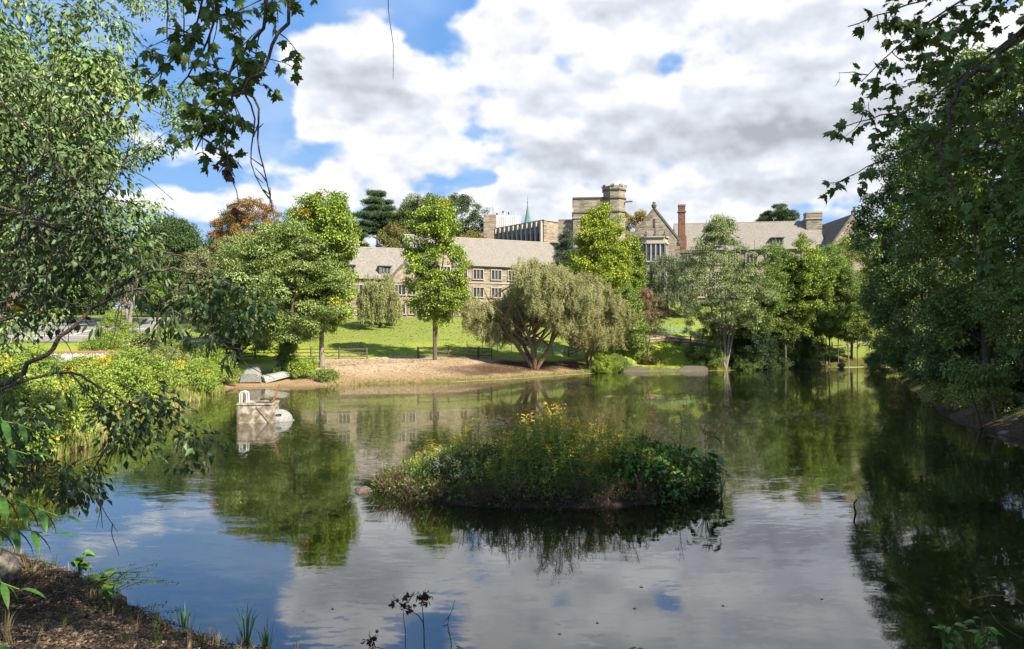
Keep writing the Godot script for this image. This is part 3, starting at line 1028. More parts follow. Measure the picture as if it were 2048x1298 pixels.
# ------------------------------------------------------------------ across the water
func build_far_trees() -> void:
	var green := Color(0.16, 0.245, 0.040)
	var lime := Color(0.28, 0.365, 0.045)
	var dark := Color(0.06, 0.11, 0.035)
	var olive := Color(0.20, 0.215, 0.075)
	var dusty := Color(0.26, 0.27, 0.125)
	var gold := Color(0.36, 0.25, 0.03)
	var rust := Color(0.27, 0.12, 0.04)
	# on the far lawn and shore
	grow({"called": "willow_tree", "label": "spreading olive willow with several leaning trunks on the mulch bed", "x": 2.66, "d": 84.0, "h": 13.0, "cb": 3.6, "prof": [[0, 4.0], [0.2, 7.2], [0.45, 7.6], [0.75, 5.6], [0.93, 3.0], [1, 0.8]], "lean": Vector2(-1.8, 0.0), "wide": Vector2(1.0, 0.75), "trunk": 0.30, "stems": [Vector3(-4.2, 0, 0.6), Vector3(-2.2, 0, -1.0), Vector3(0.4, 0, 0.5), Vector3(3.8, 0, 0.3), Vector3(-1.0, 0, 1.2)], "leader": 0.62, "limbs": 44, "spray": "willow", "cols": [Color(0.25, 0.26, 0.095), Color(0.36, 0.36, 0.17)], "tufts": 420, "per": 10, "tuft": 0.75, "flat": 0.75, "hang": true, "rough": 0.42, "gap": 0.20, "bark": "bark_warm"})
	grow({"called": "willow_tree", "label": "rounded olive willow crown just beside the spreading multi-trunk willow", "x": 9.4, "d": 89.0, "h": 12.2, "cb": 4.0, "prof": [[0, 2.8], [0.4, 4.6], [0.75, 4.0], [1, 0.9]], "trunk": 0.2, "stems": [Vector3(-0.8, 0, 0), Vector3(1.4, 0, 0.2)], "leader": 0.6, "limbs": 20, "spray": "willow", "cols": [Color(0.25, 0.25, 0.09), Color(0.34, 0.33, 0.15)], "tufts": 230, "per": 10, "tuft": 0.7, "hang": true, "rough": 0.4, "bark": "bark_warm"})
	grow({"called": "maple_tree", "label": "upright green maple with twin trunk standing alone before the dormitory", "x": -8.6, "d": 81.0, "h": 18.0, "cb": 4.2, "prof": [[0, 0.8], [0.1, 2.0], [0.35, 2.8], [0.7, 2.4], [0.88, 1.9], [1, 0.7]], "lean": Vector2(0.4, 0), "trunk": 0.21, "stems": [Vector3(-0.25, 0, 0), Vector3(0.7, 0, 0.3)], "spray": "broad", "cols": [green, lime, gold, 0.03], "top_turns": true, "tufts": 230, "per": 8, "tuft": 0.58, "rough": 0.5, "gap": 0.12})
	grow({"called": "maple_tree", "label": "tallest bright green maple by the fence with bare straight trunk", "x": -18.9, "d": 72.0, "h": 17.9, "cb": 4.0, "prof": [[0, 1.1], [0.12, 2.9], [0.35, 3.3], [0.5, 2.5], [0.75, 2.5], [0.92, 1.8], [1, 0.6]], "lean": Vector2(0.7, 0), "trunk": 0.27, "leader": 0.9, "spray": "broad", "cols": [green, lime, gold, 0.03], "tufts": 260, "per": 9, "tuft": 0.62, "rough": 0.42, "bark": "bark_pale", "gap": 0.18})
	grow({"called": "locust_tree", "label": "broad feathery grey-green tree with ivy-clad trunk behind the upturned boats", "x": -21.4, "d": 68.5, "h": 14.4, "cb": 3.6, "prof": [[0, 2.6], [0.2, 4.4], [0.5, 4.9], [0.8, 3.6], [1, 1.0]], "lean": Vector2(-0.2, 0), "trunk": 0.26, "stems": [Vector3(-0.6, 0, 0), Vector3(1.2, 0, 0.3)], "limbs": 30, "spray": "fan", "cols": [Color(0.16, 0.235, 0.055), Color(0.25, 0.315, 0.10)], "tufts": 330, "per": 8, "tuft": 0.85, "flat": 0.4, "rough": 0.36})
	grow({"called": "ivy_shrub", "label": "dark ivy mound climbing the locust trunk near the boats", "category": "shrub", "x": -21.2, "d": 68.3, "h": 6.2, "cb": 0.2, "prof": [[0, 1.3], [0.2, 0.6], [0.55, 0.9], [0.85, 1.1], [1, 0.4]], "trunk": 0.0, "spray": "bush", "cols": [dark, green], "tufts": 60, "per": 8, "tuft": 0.4})
	grow({"called": "round_tree", "label": "dense dusty green round-topped tree below the rust-coloured crown", "x": -34.8, "d": 88.0, "h": 14.6, "cb": 2.6, "prof": [[0, 2.8], [0.3, 4.2], [0.7, 3.8], [1, 1.0]], "trunk": 0.25, "spray": "fine", "cols": [Color(0.17, 0.21, 0.075), dusty], "tufts": 210, "per": 9, "tuft": 0.6, "rough": 0.35})
	grow({"called": "autumn_tree", "label": "rust-brown tree turning colour behind the dusty round tree", "x": -37.0, "d": 102.0, "h": 18.6, "cb": 3.0, "prof": [[0, 3.6], [0.4, 5.6], [0.75, 5.2], [0.93, 3.2], [1, 1.2]], "trunk": 0.25, "spray": "fine", "cols": [Color(0.19, 0.14, 0.045), Color(0.26, 0.18, 0.055), Color(0.30, 0.12, 0.04), 0.45], "tufts": 250, "per": 9, "tuft": 0.65, "rough": 0.35})
	grow({"called": "linden_tree", "label": "low green tree filling the gap left of the feathery tree", "x": -29.5, "d": 78.0, "h": 9.5, "cb": 1.2, "prof": [[0, 2.2], [0.4, 3.6], [0.8, 2.6], [1, 0.6]], "trunk": 0.2, "spray": "fine", "cols": [Color(0.10, 0.15, 0.04), Color(0.15, 0.20, 0.06)], "tufts": 130, "per": 9, "tuft": 0.6})
	grow({"called": "linden_tree", "label": "green tree crown rising between the feathery tree and the tall maple", "x": -27.0, "d": 92.0, "h": 17.5, "cb": 3.2, "prof": [[0, 2.4], [0.4, 4.2], [0.8, 3.2], [1, 0.7]], "trunk": 0.24, "spray": "fine", "cols": [green, Color(0.15, 0.20, 0.05)], "tufts": 170, "per": 9, "tuft": 0.62})
	# beyond, to the left
	grow({"called": "oak_tree", "label": "blue-green oak topping the trees behind the rust-brown crown", "x": -50.0, "d": 130.0, "h": 18.8, "cb": 4.0, "prof": [[0, 4.0], [0.5, 5.6], [0.85, 3.6], [1, 1.0]], "trunk": 0.35, "spray": "broad", "cols": [dark, Color(0.07, 0.11, 0.05)], "tufts": 170, "per": 9, "tuft": 0.9, "size": 1.3})
	grow({"called": "oak_tree", "label": "large dark oak at the edge of the far lawn", "x": -61.0, "d": 130.0, "h": 18.0, "cb": 3.0, "prof": [[0, 5.0], [0.4, 7.2], [0.8, 5.0], [1, 1.4]], "trunk": 0.4, "spray": "broad", "cols": [dark, Color(0.07, 0.12, 0.035)], "tufts": 240, "per": 9, "tuft": 0.95, "size": 1.3})
	grow({"called": "oak_tree", "label": "layered mid-green oak with pale forked trunk above the court", "x": -57.0, "d": 108.0, "h": 13.2, "cb": 3.6, "prof": [[0, 3.6], [0.4, 6.2], [0.8, 4.8], [1, 1.4]], "trunk": 0.35, "stems": [Vector3(-1.6, 0, 0), Vector3(1.4, 0, 0)], "spray": "broad", "cols": [Color(0.07, 0.13, 0.03), green], "tufts": 170, "per": 8, "tuft": 0.95, "flat": 0.35, "bark": "bark_pale"})
	grow({"called": "oak_tree", "label": "shadowy oak partly hidden by the near boughs over the court", "x": -76.0, "d": 118.0, "h": 16.0, "cb": 2.5, "prof": [[0, 5.0], [0.4, 7.0], [0.8, 5.0], [1, 1.4]], "trunk": 0.4, "spray": "broad", "cols": [dark, Color(0.08, 0.12, 0.04)], "tufts": 170, "per": 8, "tuft": 1.0, "size": 1.3})
	grow({"called": "oak_tree", "label": "dark woodland oak farthest to the left beyond the court", "x": -92.0, "d": 126.0, "h": 17.0, "cb": 2.5, "prof": [[0, 5.4], [0.4, 7.4], [0.8, 5.0], [1, 1.4]], "trunk": 0.4, "spray": "broad", "cols": [dark, Color(0.08, 0.12, 0.04)], "tufts": 170, "per": 8, "tuft": 1.0, "size": 1.3})
	grow({"called": "pine_tree", "label": "tall dark pine with tiered branches behind the low dormitory roof", "x": -31.6, "d": 170.0, "y": 12.5, "h": 26.0, "cb": 3.0, "prof": [[0, 7.0], [0.35, 6.4], [0.7, 4.6], [0.9, 2.6], [1, 0.6]], "trunk": 0.4, "leader": 0.98, "angle": 0.15, "limbs": 44, "spray": "pine", "cols": [Color(0.06, 0.11, 0.045), Color(0.10, 0.16, 0.07)], "tufts": 300, "per": 9, "tuft": 1.0, "flat": 0.28, "size": 1.5, "rough": 0.6, "fill": 0.55, "gap": 0.15, "tiers": 13.0})
	grow({"called": "pine_tree", "label": "second dark pine top just right of the tall tiered pine", "x": -25.5, "d": 178.0, "y": 13.0, "h": 26.0, "cb": 4.0, "prof": [[0, 5.0], [0.4, 4.6], [0.75, 3.4], [1, 0.6]], "trunk": 0.35, "leader": 0.96, "angle": 0.2, "spray": "pine", "cols": [Color(0.06, 0.11, 0.045), Color(0.10, 0.155, 0.065)], "tufts": 130, "per": 9, "tuft": 1.0, "flat": 0.3, "size": 1.7, "gap": 0.06})
	grow({"called": "oak_tree", "label": "rounded green oak rising behind the slate roof beside the pines", "x": -21.0, "d": 172.0, "y": 12.5, "h": 25.6, "cb": 6.0, "prof": [[0, 5.0], [0.5, 7.0], [0.85, 5.4], [1, 1.8]], "trunk": 0.4, "spray": "broad", "cols": [Color(0.08, 0.12, 0.03), Color(0.13, 0.165, 0.05)], "tufts": 240, "per": 9, "tuft": 0.95, "size": 1.35})
	grow({"called": "oak_tree", "label": "broad dark oak left of the white rooftop plant room", "x": -11.5, "d": 170.0, "y": 12.5, "h": 24.8, "cb": 5.0, "prof": [[0, 5.0], [0.5, 6.6], [0.85, 5.2], [1, 1.8]], "trunk": 0.4, "spray": "broad", "cols": [Color(0.06, 0.10, 0.03), Color(0.10, 0.14, 0.045)], "tufts": 240, "per": 9, "tuft": 0.95, "size": 1.35})
	grow({"called": "oak_tree", "label": "yellow-olive oak low behind the slate ridge under the pines", "x": -24.0, "d": 150.0, "y": 9.0, "h": 19.0, "cb": 5.0, "prof": [[0, 3.6], [0.5, 5.2], [0.85, 3.4], [1, 1.0]], "trunk": 0.35, "spray": "broad", "cols": [Color(0.14, 0.155, 0.04), Color(0.20, 0.20, 0.055), rust, 0.06], "tufts": 190, "per": 9, "tuft": 0.85, "size": 1.2})
	grow({"called": "oak_tree", "label": "yellowish small oak between slate roof and plant room shaft", "x": -8.5, "d": 158.0, "y": 9.5, "h": 17.6, "cb": 4.0, "prof": [[0, 3.0], [0.5, 4.2], [0.85, 3.0], [1, 1.0]], "trunk": 0.3, "spray": "broad", "cols": [Color(0.17, 0.17, 0.04), Color(0.22, 0.20, 0.05)], "tufts": 120, "per": 9, "tuft": 0.85, "size": 1.2})
	grow({"called": "holly_tree", "label": "low dark evergreen mass between the tall maple and the pine", "x": -35.0, "d": 150.0, "y": 9.0, "h": 14.5, "cb": 2.0, "prof": [[0, 4.0], [0.5, 5.0], [1, 1.8]], "trunk": 0.3, "spray": "broad", "cols": [Color(0.04, 0.07, 0.028), dark], "tufts": 140, "per": 9, "tuft": 0.9, "size": 1.2})
	# near the buildings
	grow({"called": "weeping_tree", "label": "small weeping tree with hanging olive curtains before the low dormitory", "x": -19.4, "d": 106.0, "h": 8.6, "cb": 2.4, "prof": [[0, 2.9], [0.4, 2.7], [0.75, 2.0], [1, 0.9]], "trunk": 0.16, "spray": "weep", "cols": [Color(0.20, 0.23, 0.08), Color(0.30, 0.31, 0.13)], "tufts": 110, "per": 7, "tuft": 0.6, "hang": true, "fill": 0.25})
	grow({"called": "maple_tree", "label": "cone-shaped yellow-green maple with orange tips in front of the tower", "x": 11.7, "d": 98.0, "h": 19.6, "cb": 2.8, "prof": [[0, 3.6], [0.2, 4.4], [0.5, 4.2], [0.8, 2.9], [1, 0.8]], "trunk": 0.24, "spray": "broad", "cols": [Color(0.20, 0.27, 0.03), Color(0.33, 0.38, 0.035), Color(0.42, 0.26, 0.03), 0.06], "top_turns": true, "tufts": 380, "per": 9, "tuft": 0.66, "rough": 0.34})
	grow({"called": "spruce_tree", "label": "narrow grey-green spruce at the tower's foot left of the yellow-green maple", "x": 9.0, "d": 122.0, "h": 16.4, "cb": 1.0, "prof": [[0, 2.8], [0.5, 2.0], [0.85, 0.9], [1, 0.2]], "trunk": 0.2, "leader": 0.98, "angle": 0.1, "spray": "pine", "cols": [Color(0.08, 0.11, 0.07), Color(0.13, 0.16, 0.11)], "tufts": 130, "per": 8, "tuft": 0.55, "gap": 0.3})
	grow({"called": "maple_tree", "label": "slim columnar bright maple beside the bay window gable", "x": 18.7, "d": 112.0, "h": 13.0, "cb": 2.0, "prof": [[0, 1.0], [0.3, 1.6], [0.7, 1.4], [1, 0.4]], "trunk": 0.12, "spray": "broad", "cols": [Color(0.15, 0.21, 0.03), lime], "tufts": 90, "per": 8, "tuft": 0.5})
	grow({"called": "weeping_tree", "label": "grey-green weeping cherry under the bay window", "x": 25.0, "d": 116.0, "h": 9.8, "cb": 2.4, "prof": [[0, 3.8], [0.5, 3.8], [0.85, 2.9], [1, 1.4]], "trunk": 0.2, "spray": "weep", "cols": [Color(0.12, 0.165, 0.075), Color(0.20, 0.24, 0.14)], "tufts": 150, "per": 8, "tuft": 0.7, "hang": true, "fill": 0.25})
	grow({"called": "withered_tree", "label": "thin brown withered sapling beside the shore willow", "x": 17.9, "d": 96.0, "h": 10.4, "cb": 4.6, "prof": [[0, 1.2], [0.4, 2.2], [0.8, 1.7], [1, 0.5]], "trunk": 0.09, "stems": [Vector3(-0.3, 0, 0), Vector3(0.7, 0, 0)], "limbs": 26, "spray": "fine", "cols": [Color(0.20, 0.115, 0.065), Color(0.27, 0.19, 0.11)], "tufts": 90, "per": 4, "tuft": 0.5, "size": 0.8, "bark": "bark_pale"})
	grow({"called": "alder_tree", "label": "light green young alder on the shore by the left weir block", "x": 14.3, "d": 93.6, "h": 10.4, "cb": 1.6, "prof": [[0, 1.5], [0.4, 2.3], [0.75, 1.8], [1, 0.5]], "trunk": 0.10, "stems": [Vector3(-0.7, 0, 0), Vector3(0.5, 0, 0), Vector3(0.1, 0, 0.4)], "spray": "fine", "cols": [green, Color(0.19, 0.24, 0.07)], "tufts": 130, "per": 8, "tuft": 0.5})
	grow({"called": "maple_tree", "label": "yellow-leaved tree crown peeping between tower and gabled hall", "x": 28.4, "d": 166.0, "y": 12.0, "h": 20.6, "cb": 10.0, "prof": [[0, 3.0], [0.5, 4.6], [1, 2.0]], "trunk": 0.3, "spray": "broad", "cols": [Color(0.25, 0.22, 0.03), gold], "tufts": 110, "per": 8, "tuft": 0.8, "size": 1.2})
	grow({"called": "pine_tree", "label": "pine top showing over the long right-hand slate ridge", "x": 70.0, "d": 190.0, "y": 13.0, "h": 25.6, "cb": 8.0, "prof": [[0, 6.0], [0.5, 5.8], [0.85, 3.8], [1, 1.0]], "trunk": 0.4, "leader": 0.95, "angle": 0.2, "spray": "pine", "cols": [Color(0.05, 0.09, 0.035), Color(0.09, 0.13, 0.05)], "tufts": 170, "per": 8, "tuft": 0.9, "flat": 0.3, "size": 1.5, "gap": 0.25})
	grow({"called": "oak_tree", "label": "dark far tree between stone chimney and end gable", "x": 78.0, "d": 175.0, "y": 13.0, "h": 18.0, "cb": 6.0, "prof": [[0, 5.0], [0.5, 6.0], [1, 1.8]], "trunk": 0.3, "spray": "broad", "cols": [dark, green], "tufts": 120, "per": 8, "tuft": 0.9, "size": 1.3})
	# the clump of trees on the far right shore
	grow({"called": "ash_tree", "label": "pale silvery multi-stemmed tree on the far shore right of the weir", "x": 28.0, "d": 95.2, "h": 20.2, "cb": 5.4, "prof": [[0, 3.4], [0.25, 4.6], [0.6, 4.0], [0.85, 2.8], [1, 0.8]], "lean": Vector2(-0.6, 0), "trunk": 0.17, "stems": [Vector3(-2.6, 0, 0.2), Vector3(-1.0, 0, 0.4), Vector3(0.4, 0, 0), Vector3(1.6, 0, 0.3), Vector3(2.6, 0, -0.2)], "limbs": 34, "spray": "fine", "cols": [Color(0.16, 0.22, 0.07), Color(0.29, 0.34, 0.15)], "tufts": 280, "per": 6, "tuft": 0.55, "rough": 0.55, "gap": 0.0, "bark": "bark_pale"})
	grow({"called": "ash_tree", "label": "tall mid-green tree directly right of the pale multi-stemmed one", "x": 33.6, "d": 98.0, "h": 20.6, "cb": 4.0, "prof": [[0, 3.2], [0.3, 4.4], [0.7, 3.6], [1, 0.8]], "trunk": 0.2, "stems": [Vector3(-0.8, 0, 0), Vector3(0.9, 0, 0.3)], "spray": "fine", "cols": [Color(0.11, 0.18, 0.035), Color(0.21, 0.30, 0.055)], "tufts": 280, "per": 7, "tuft": 0.58, "rough": 0.5, "gap": 0.06})
	grow({"called": "holly_tree", "label": "near-black evergreen low in the clump on the far shore", "x": 32.5, "d": 96.5, "h": 8.6, "cb": 0.5, "prof": [[0, 1.8], [0.4, 2.2], [1, 0.4]], "trunk": 0.12, "spray": "bush", "cols": [Color(0.03, 0.055, 0.025), dark], "tufts": 120, "per": 9, "tuft": 0.5, "size": 1.3})
	grow({"called": "ash_tree", "label": "slender green tree with orange tips mid-clump on the far shore", "x": 39.6, "d": 100.5, "h": 18.8, "cb": 5.0, "prof": [[0, 3.2], [0.4, 4.3], [0.75, 3.4], [1, 0.8]], "trunk": 0.14, "spray": "broad", "cols": [Color(0.14, 0.21, 0.03), lime, Color(0.40, 0.27, 0.04), 0.07], "top_turns": true, "tufts": 260, "per": 7, "tuft": 0.56, "rough": 0.5, "gap": 0.06})
	grow({"called": "ash_tree", "label": "dark green tree at the right end of the far-shore clump", "x": 45.6, "d": 104.0, "h": 17.4, "cb": 4.6, "prof": [[0, 3.0], [0.4, 4.2], [0.75, 3.2], [1, 0.8]], "trunk": 0.13, "spray": "fine", "cols": [Color(0.12, 0.19, 0.035), Color(0.20, 0.29, 0.05)], "tufts": 250, "per": 7, "tuft": 0.56, "rough": 0.5, "gap": 0.06})
	grow({"called": "maple_tree", "label": "yellow-green tree in front of the end gable", "x": 50.6, "d": 108.0, "h": 18.6, "cb": 3.0, "prof": [[0, 2.6], [0.4, 3.6], [0.75, 2.8], [1, 0.9]], "trunk": 0.18, "spray": "broad", "cols": [Color(0.22, 0.28, 0.07), Color(0.36, 0.38, 0.08)], "tufts": 190, "per": 8, "tuft": 0.64})
	var spots := [[36.8, 98.0, 12.0], [38.4, 99.4, 14.0], [41.2, 100.0, 13.0], [42.6, 101.2, 15.0], [44.0, 102.0, 12.5], [46.6, 103.4, 13.5], [48.4, 104.4, 12.0], [50.2, 105.2, 11.0]]
	var said := ["nearest the dark evergreen", "second right of the dark evergreen", "third right of the dark evergreen", "tallest of the thin row", "fifth right of the dark evergreen", "left of the last pair", "last but one to the right", "last to the right"]
	for k in spots.size():
		grow({"called": "sapling", "label": "thin bare-stemmed sapling on the far shore, " + said[k], "group": "saplings on the far right shore", "x": spots[k][0], "d": spots[k][1], "h": spots[k][2] * 1.1, "cb": spots[k][2] * 0.4, "prof": [[0, 1.2], [0.4, 2.0], [0.8, 1.5], [1, 0.4]], "lean": Vector2([-0.6, 0.4, 0.9, -0.3, 0.2, 0.5, -0.2, 0.3][k], 0), "trunk": 0.085, "limbs": 10, "spray": "fine", "cols": [Color(0.09, 0.14, 0.028), Color(0.16, 0.21, 0.04)], "tufts": 90, "per": 7, "tuft": 0.5, "bark": "bark_pale" if k % 3 == 0 else "bark"})
	# shrubs on the far shore
	var shrubs := [
		["bright leafy shrub on the shore left of the weir", 11.0, 88.6, 2.4, 2.0, green, lime], ["low green shrub beside the left weir block", 12.8, 91.6, 1.9, 1.6, green, Color(0.19, 0.25, 0.06)],
		["small reddish grass-like shrub behind the weir pool", 18.0, 95.4, 1.7, 1.0, Color(0.18, 0.14, 0.05), Color(0.16, 0.19, 0.05)],
		["dark rounded shrub right of the weir", 25.6, 94.4, 2.6, 1.9, dark, green], ["low dark shrub under the pale multi-stemmed tree", 30.6, 95.4, 2.2, 1.7, dark, green],
		["shadowed shrub below the dark evergreen", 34.8, 97.4, 2.4, 2.0, dark, Color(0.07, 0.11, 0.03)], ["scrubby shrub among the thin saplings", 39.4, 99.4, 1.8, 1.8, dark, Color(0.10, 0.13, 0.04)],
		["leafy tall shrub before the pale multi-stemmed tree", 25.4, 96.8, 5.6, 2.3, Color(0.08, 0.12, 0.03), Color(0.15, 0.19, 0.06)],
		["dark leafy shrub behind the first thin saplings", 37.4, 101.0, 4.6, 2.4, dark, green], ["broad shrub filling the gap right of the saplings", 43.2, 104.6, 4.0, 2.6, dark, green], ["tall shrub between the two multi-stemmed trees", 30.6, 98.6, 6.4, 2.2, dark, green],
		["sprawling shrub at the foot of the ivy trunk", -20.0, 68.4, 1.6, 1.9, green, lime], ["low weedy shrub at the sand's edge", -17.4, 67.6, 0.8, 1.3, green, olive]]
	for q in shrubs:
		grow({"called": "shore_shrub", "label": q[0], "category": "shrub", "group": "shrubs on the far shore", "x": q[1], "d": q[2], "h": q[3], "cb": 0.1, "prof": [[0, q[4] * 0.8], [0.4, q[4]], [0.8, q[4] * 0.7], [1, q[4] * 0.25]], "trunk": 0.03, "limbs": 8, "spray": "bush", "cols": [q[5], q[6]], "tufts": 24 + int(q[4] * q[4] * 11), "per": 9, "tuft": 0.42, "rough": 0.5})

func rail_fence(label: String, posts: Array, rails := 3, pale := false) -> Node3D:
	var m: Material = M.rail_pale if pale else M.rail
	var first: Vector2 = posts[0]
	var o := thing("split_rail_fence", label, "fence", V(first.x, 0, first.y))
	var r := RandomNumberGenerator.new()
	r.seed = int(first.x * 10 + 999)
	var tops := []
	for p in posts:
		var y := ground(p.x, p.y)
		var s := Shape.new()
		s.box(Vector3(0, 0.45, 0), Vector3(0.14, 1.7, 0.14), Basis(Vector3.FORWARD, r.randf_range(-0.04, 0.04)) * Basis(Vector3.UP, r.randf()))
		var at := V(p.x - first.x, y, p.y - first.y)
		part("post", s.mesh(), m, o, at)
		tops.append(at)
	for k in posts.size() - 1:
		for e in rails:
			var s := Shape.new()
			var h := 0.28 + 0.42 * e
			var a: Vector3 = tops[k] + Vector3(0, h + r.randf_range(-0.04, 0.04), 0)
			var b: Vector3 = tops[k + 1] + Vector3(0, h + r.randf_range(-0.04, 0.04), 0)
			var dir := (b - a).normalized() * 0.12
			s.bar(a - dir, (a + b) / 2 + Vector3(0, r.randf_range(-0.03, 0.02), 0), 0.07, 0.12)
			s.bar((a + b) / 2 + Vector3(0, r.randf_range(-0.02, 0.02), 0), b + dir, 0.068, 0.115)
			part("rail", s.mesh(), m, o)
	return o

func line_of(a: Vector2, b: Vector2, n: int) -> Array:
	var out := []
	for k in n + 1:
		out.append(a.lerp(b, float(k) / n))
	return out

func build_fences() -> void:
	rail_fence("dark split-rail fence behind the tall maple and the boats", line_of(Vector2(-32.0, 81.4), Vector2(-16.4, 82.0), 5))
	rail_fence("dark split-rail fence crossing behind the lone upright maple", line_of(Vector2(-10.8, 83.4), Vector2(-4.0, 85.4), 2))
	rail_fence("dark split-rail fence right of the willow along the sandy track", line_of(Vector2(7.6, 97.6), Vector2(32.0, 103.2), 7))
	rail_fence("weathered pale rail fence seen between the far-shore saplings", line_of(Vector2(35.0, 109.0), Vector2(56.0, 112.0), 6), 2, true)
	rail_fence("pale wooden rail fence by the curving path on the left", line_of(Vector2(-41.0, 88.0), Vector2(-33.5, 89.0), 3), 2, true)
	# the little gate at the end of the middle fence
	var g := thing("fence_gate", "short rail gate at the open end of the middle fence", "gate", V(-3.9, ground(-3.9, 85.4), 85.5))
	for x in [0.0, 1.5]:
		var s := Shape.new()
		s.box(Vector3(x, 0.65, 0), Vector3(0.15, 1.5, 0.15))
		part("post", s.mesh(), M.rail, g)
	for k in 3:
		var s := Shape.new()
		s.box(Vector3(0.75, 0.3 + 0.42 * k, 0.0), Vector3(1.34, 0.1, 0.06))
		part("rail", s.mesh(), M.rail, g)
	var b := Shape.new()
	b.bar(Vector3(0.08, 0.3, 0.05), Vector3(1.42, 1.12, 0.05), 0.05, 0.09)
	part("brace", b.mesh(), M.rail, g)
	# green plastic netting on thin posts
	for run in [["green plastic netting fence on the lawn left of the willow", Vector2(-5.5, 88.5), Vector2(9.0, 100.0), 8], ["green plastic netting fence on the slope behind the weir", Vector2(13.0, 104.0), Vector2(33.0, 107.0), 8]]:
		var n: int = run[3]
		var p0: Vector2 = run[1]
		var o := thing("netting_fence", run[0], "fence", V(p0.x, 0, p0.y))
		var pts := line_of(run[1], run[2], n)
		var r := RandomNumberGenerator.new()
		r.seed = n * 7 + int(p0.x)
		var prev := Vector3.ZERO
		for k in pts.size():
			var q: Vector2 = pts[k]
			var at := V(q.x - p0.x, ground(q.x, q.y), q.y - p0.y)
			var s := Shape.new()
			s.box(Vector3(0, 0.6, 0), Vector3(0.06, 1.5, 0.06))
			part("stake", s.mesh(), M.stake, o, at)
			if k > 0:
				# the net hangs between two stakes: level strands and slanting ties
				var w := Shape.new()
				for e in 9:
					var h := 0.12 + e * 0.11
					var a := prev + Vector3(0, h, 0)
					var b2 := at + Vector3(0, h * r.randf_range(0.8, 1.0), 0)
					var mid := (a + b2) / 2 - Vector3(0, 0.12 * h, 0)
					w.bar(a, mid, 0.012, 0.018)
					w.bar(mid, b2, 0.012, 0.018)
				for e in 12:
					var t := (e + 0.5) / 12.0
					var c := prev.lerp(at, t)
					w.box(c + Vector3(0, 0.48, 0.0), Vector3(0.025, 0.85, 0.012))
				part("net", w.mesh(), M.net, o)
			prev = at
	var s2 := Shape.new()
	s2.box(Vector3(0, 0.7, 0), Vector3(0.05, 1.6, 0.05))
	single("marker_stake", s2, M.stake, "lone thin green stake on the bright grass between the fences", "stake", V(-13.6, ground(-13.6, 83.0), 83.0))

func build_shore_things() -> void:
	# the weir: two rounded concrete shoulders with a sill between
	for q in [["left_weir", "rounded grey concrete weir shoulder beside the bright shrubs", 15.6, 1.0], ["right_weir", "rounded grey concrete weir shoulder beside the dark shrub", 23.0, -1.0]]:
		var s := Shape.new()
		var prof := [Vector2(-1.9, -0.5), Vector2(-1.9, 0.42), Vector2(-1.5, 0.62), Vector2(0.6, 0.66), Vector2(1.2, 0.5), Vector2(1.8, 0.12), Vector2(2.2, -0.5)]
		for k in prof.size() - 1:
			var a: Vector2 = prof[k]
			var b: Vector2 = prof[k + 1]
			s.quad(Vector3(a.x * q[3], a.y, 0.5), Vector3(b.x * q[3], b.y, 0.5), Vector3(b.x * q[3], b.y, -0.5), Vector3(a.x * q[3], a.y, -0.5))
			for z in [0.5, -0.5]:
				s.quad(Vector3(a.x * q[3], -0.5, z), Vector3(a.x * q[3], a.y, z), Vector3(b.x * q[3], b.y, z), Vector3(b.x * q[3], -0.5, z))
		single("weir_shoulder", s, M.old_concrete, q[1], "weir", V(q[2], 0.0, 92.6), "weir shoulders")
	var sill := Shape.new()
	sill.box(Vector3(0, -0.1, 0), Vector3(4.4, 0.64, 0.5))
	single("weir_sill", sill, M.old_concrete, "low dark concrete sill between the two weir shoulders", "weir", V(19.3, 0.0, 92.7))
	structure("upper_pool", sheet(16.0, 25.0, 93.0, 99.5, 0.22, 4, 4, 112.0), M.water)
	# two upturned boats
	upturned_boat("grey upturned rowing boat lying stern-on, left of the pair", Vector2(-23.9, 66.8), 0.25, 4.2, 1.75, 0.8)
	upturned_boat("pale upturned flat-bottomed boat lying slantwise, right of the pair", Vector2(-21.4, 67.0), -0.8, 3.6, 1.45, 0.6)
	var pole := Shape.new()
	pole.tube(PackedVector3Array([Vector3(0.0, 0.75, 0), Vector3(0.5, 0.35, 0.2), Vector3(0.95, 0.08, 0.3)]), PackedFloat32Array([0.035, 0.035, 0.03]), 6)
	single("mooring_pole", pole, M.driftwood, "slanting pole leaning between the two upturned boats", "pole", V(-23.2, ground(-23.2, 66.0), 66.0))
	pump_float()
	# the painted stone and small rocks
	var rocks := [["flat brown stone at the island's left tip", -4.35, 0.0, 21.3, 0.30, 0.5], ["grey rock on the right bank under the leaning stems", 24.0, 0.45, 34.6, 0.35, 0.7], ["pale flat rock on the bare right bank", 27.5, 0.75, 41.0, 0.45, 0.5], ["small pale stone among leaves on the right bank", 25.6, 0.5, 37.4, 0.25, 0.6],
		["white stone at the far right water's edge", 46.2, 0.35, 101.6, 0.5, 0.7], ["white stone on the sand by the weeds", -16.2, 0.15, 66.9, 0.3, 0.7], ["dark stone at the right waterline", 22.9, 0.02, 33.4, 0.5, 0.45]]
	for k in rocks.size():
		var q: Array = rocks[k]
		single("rock", lump(q[4], q[5], 40 + k), M.old_concrete if k != 0 else M.brown_stone, q[0], "rock", V(q[1], q[2], q[3]), "rocks along the banks")

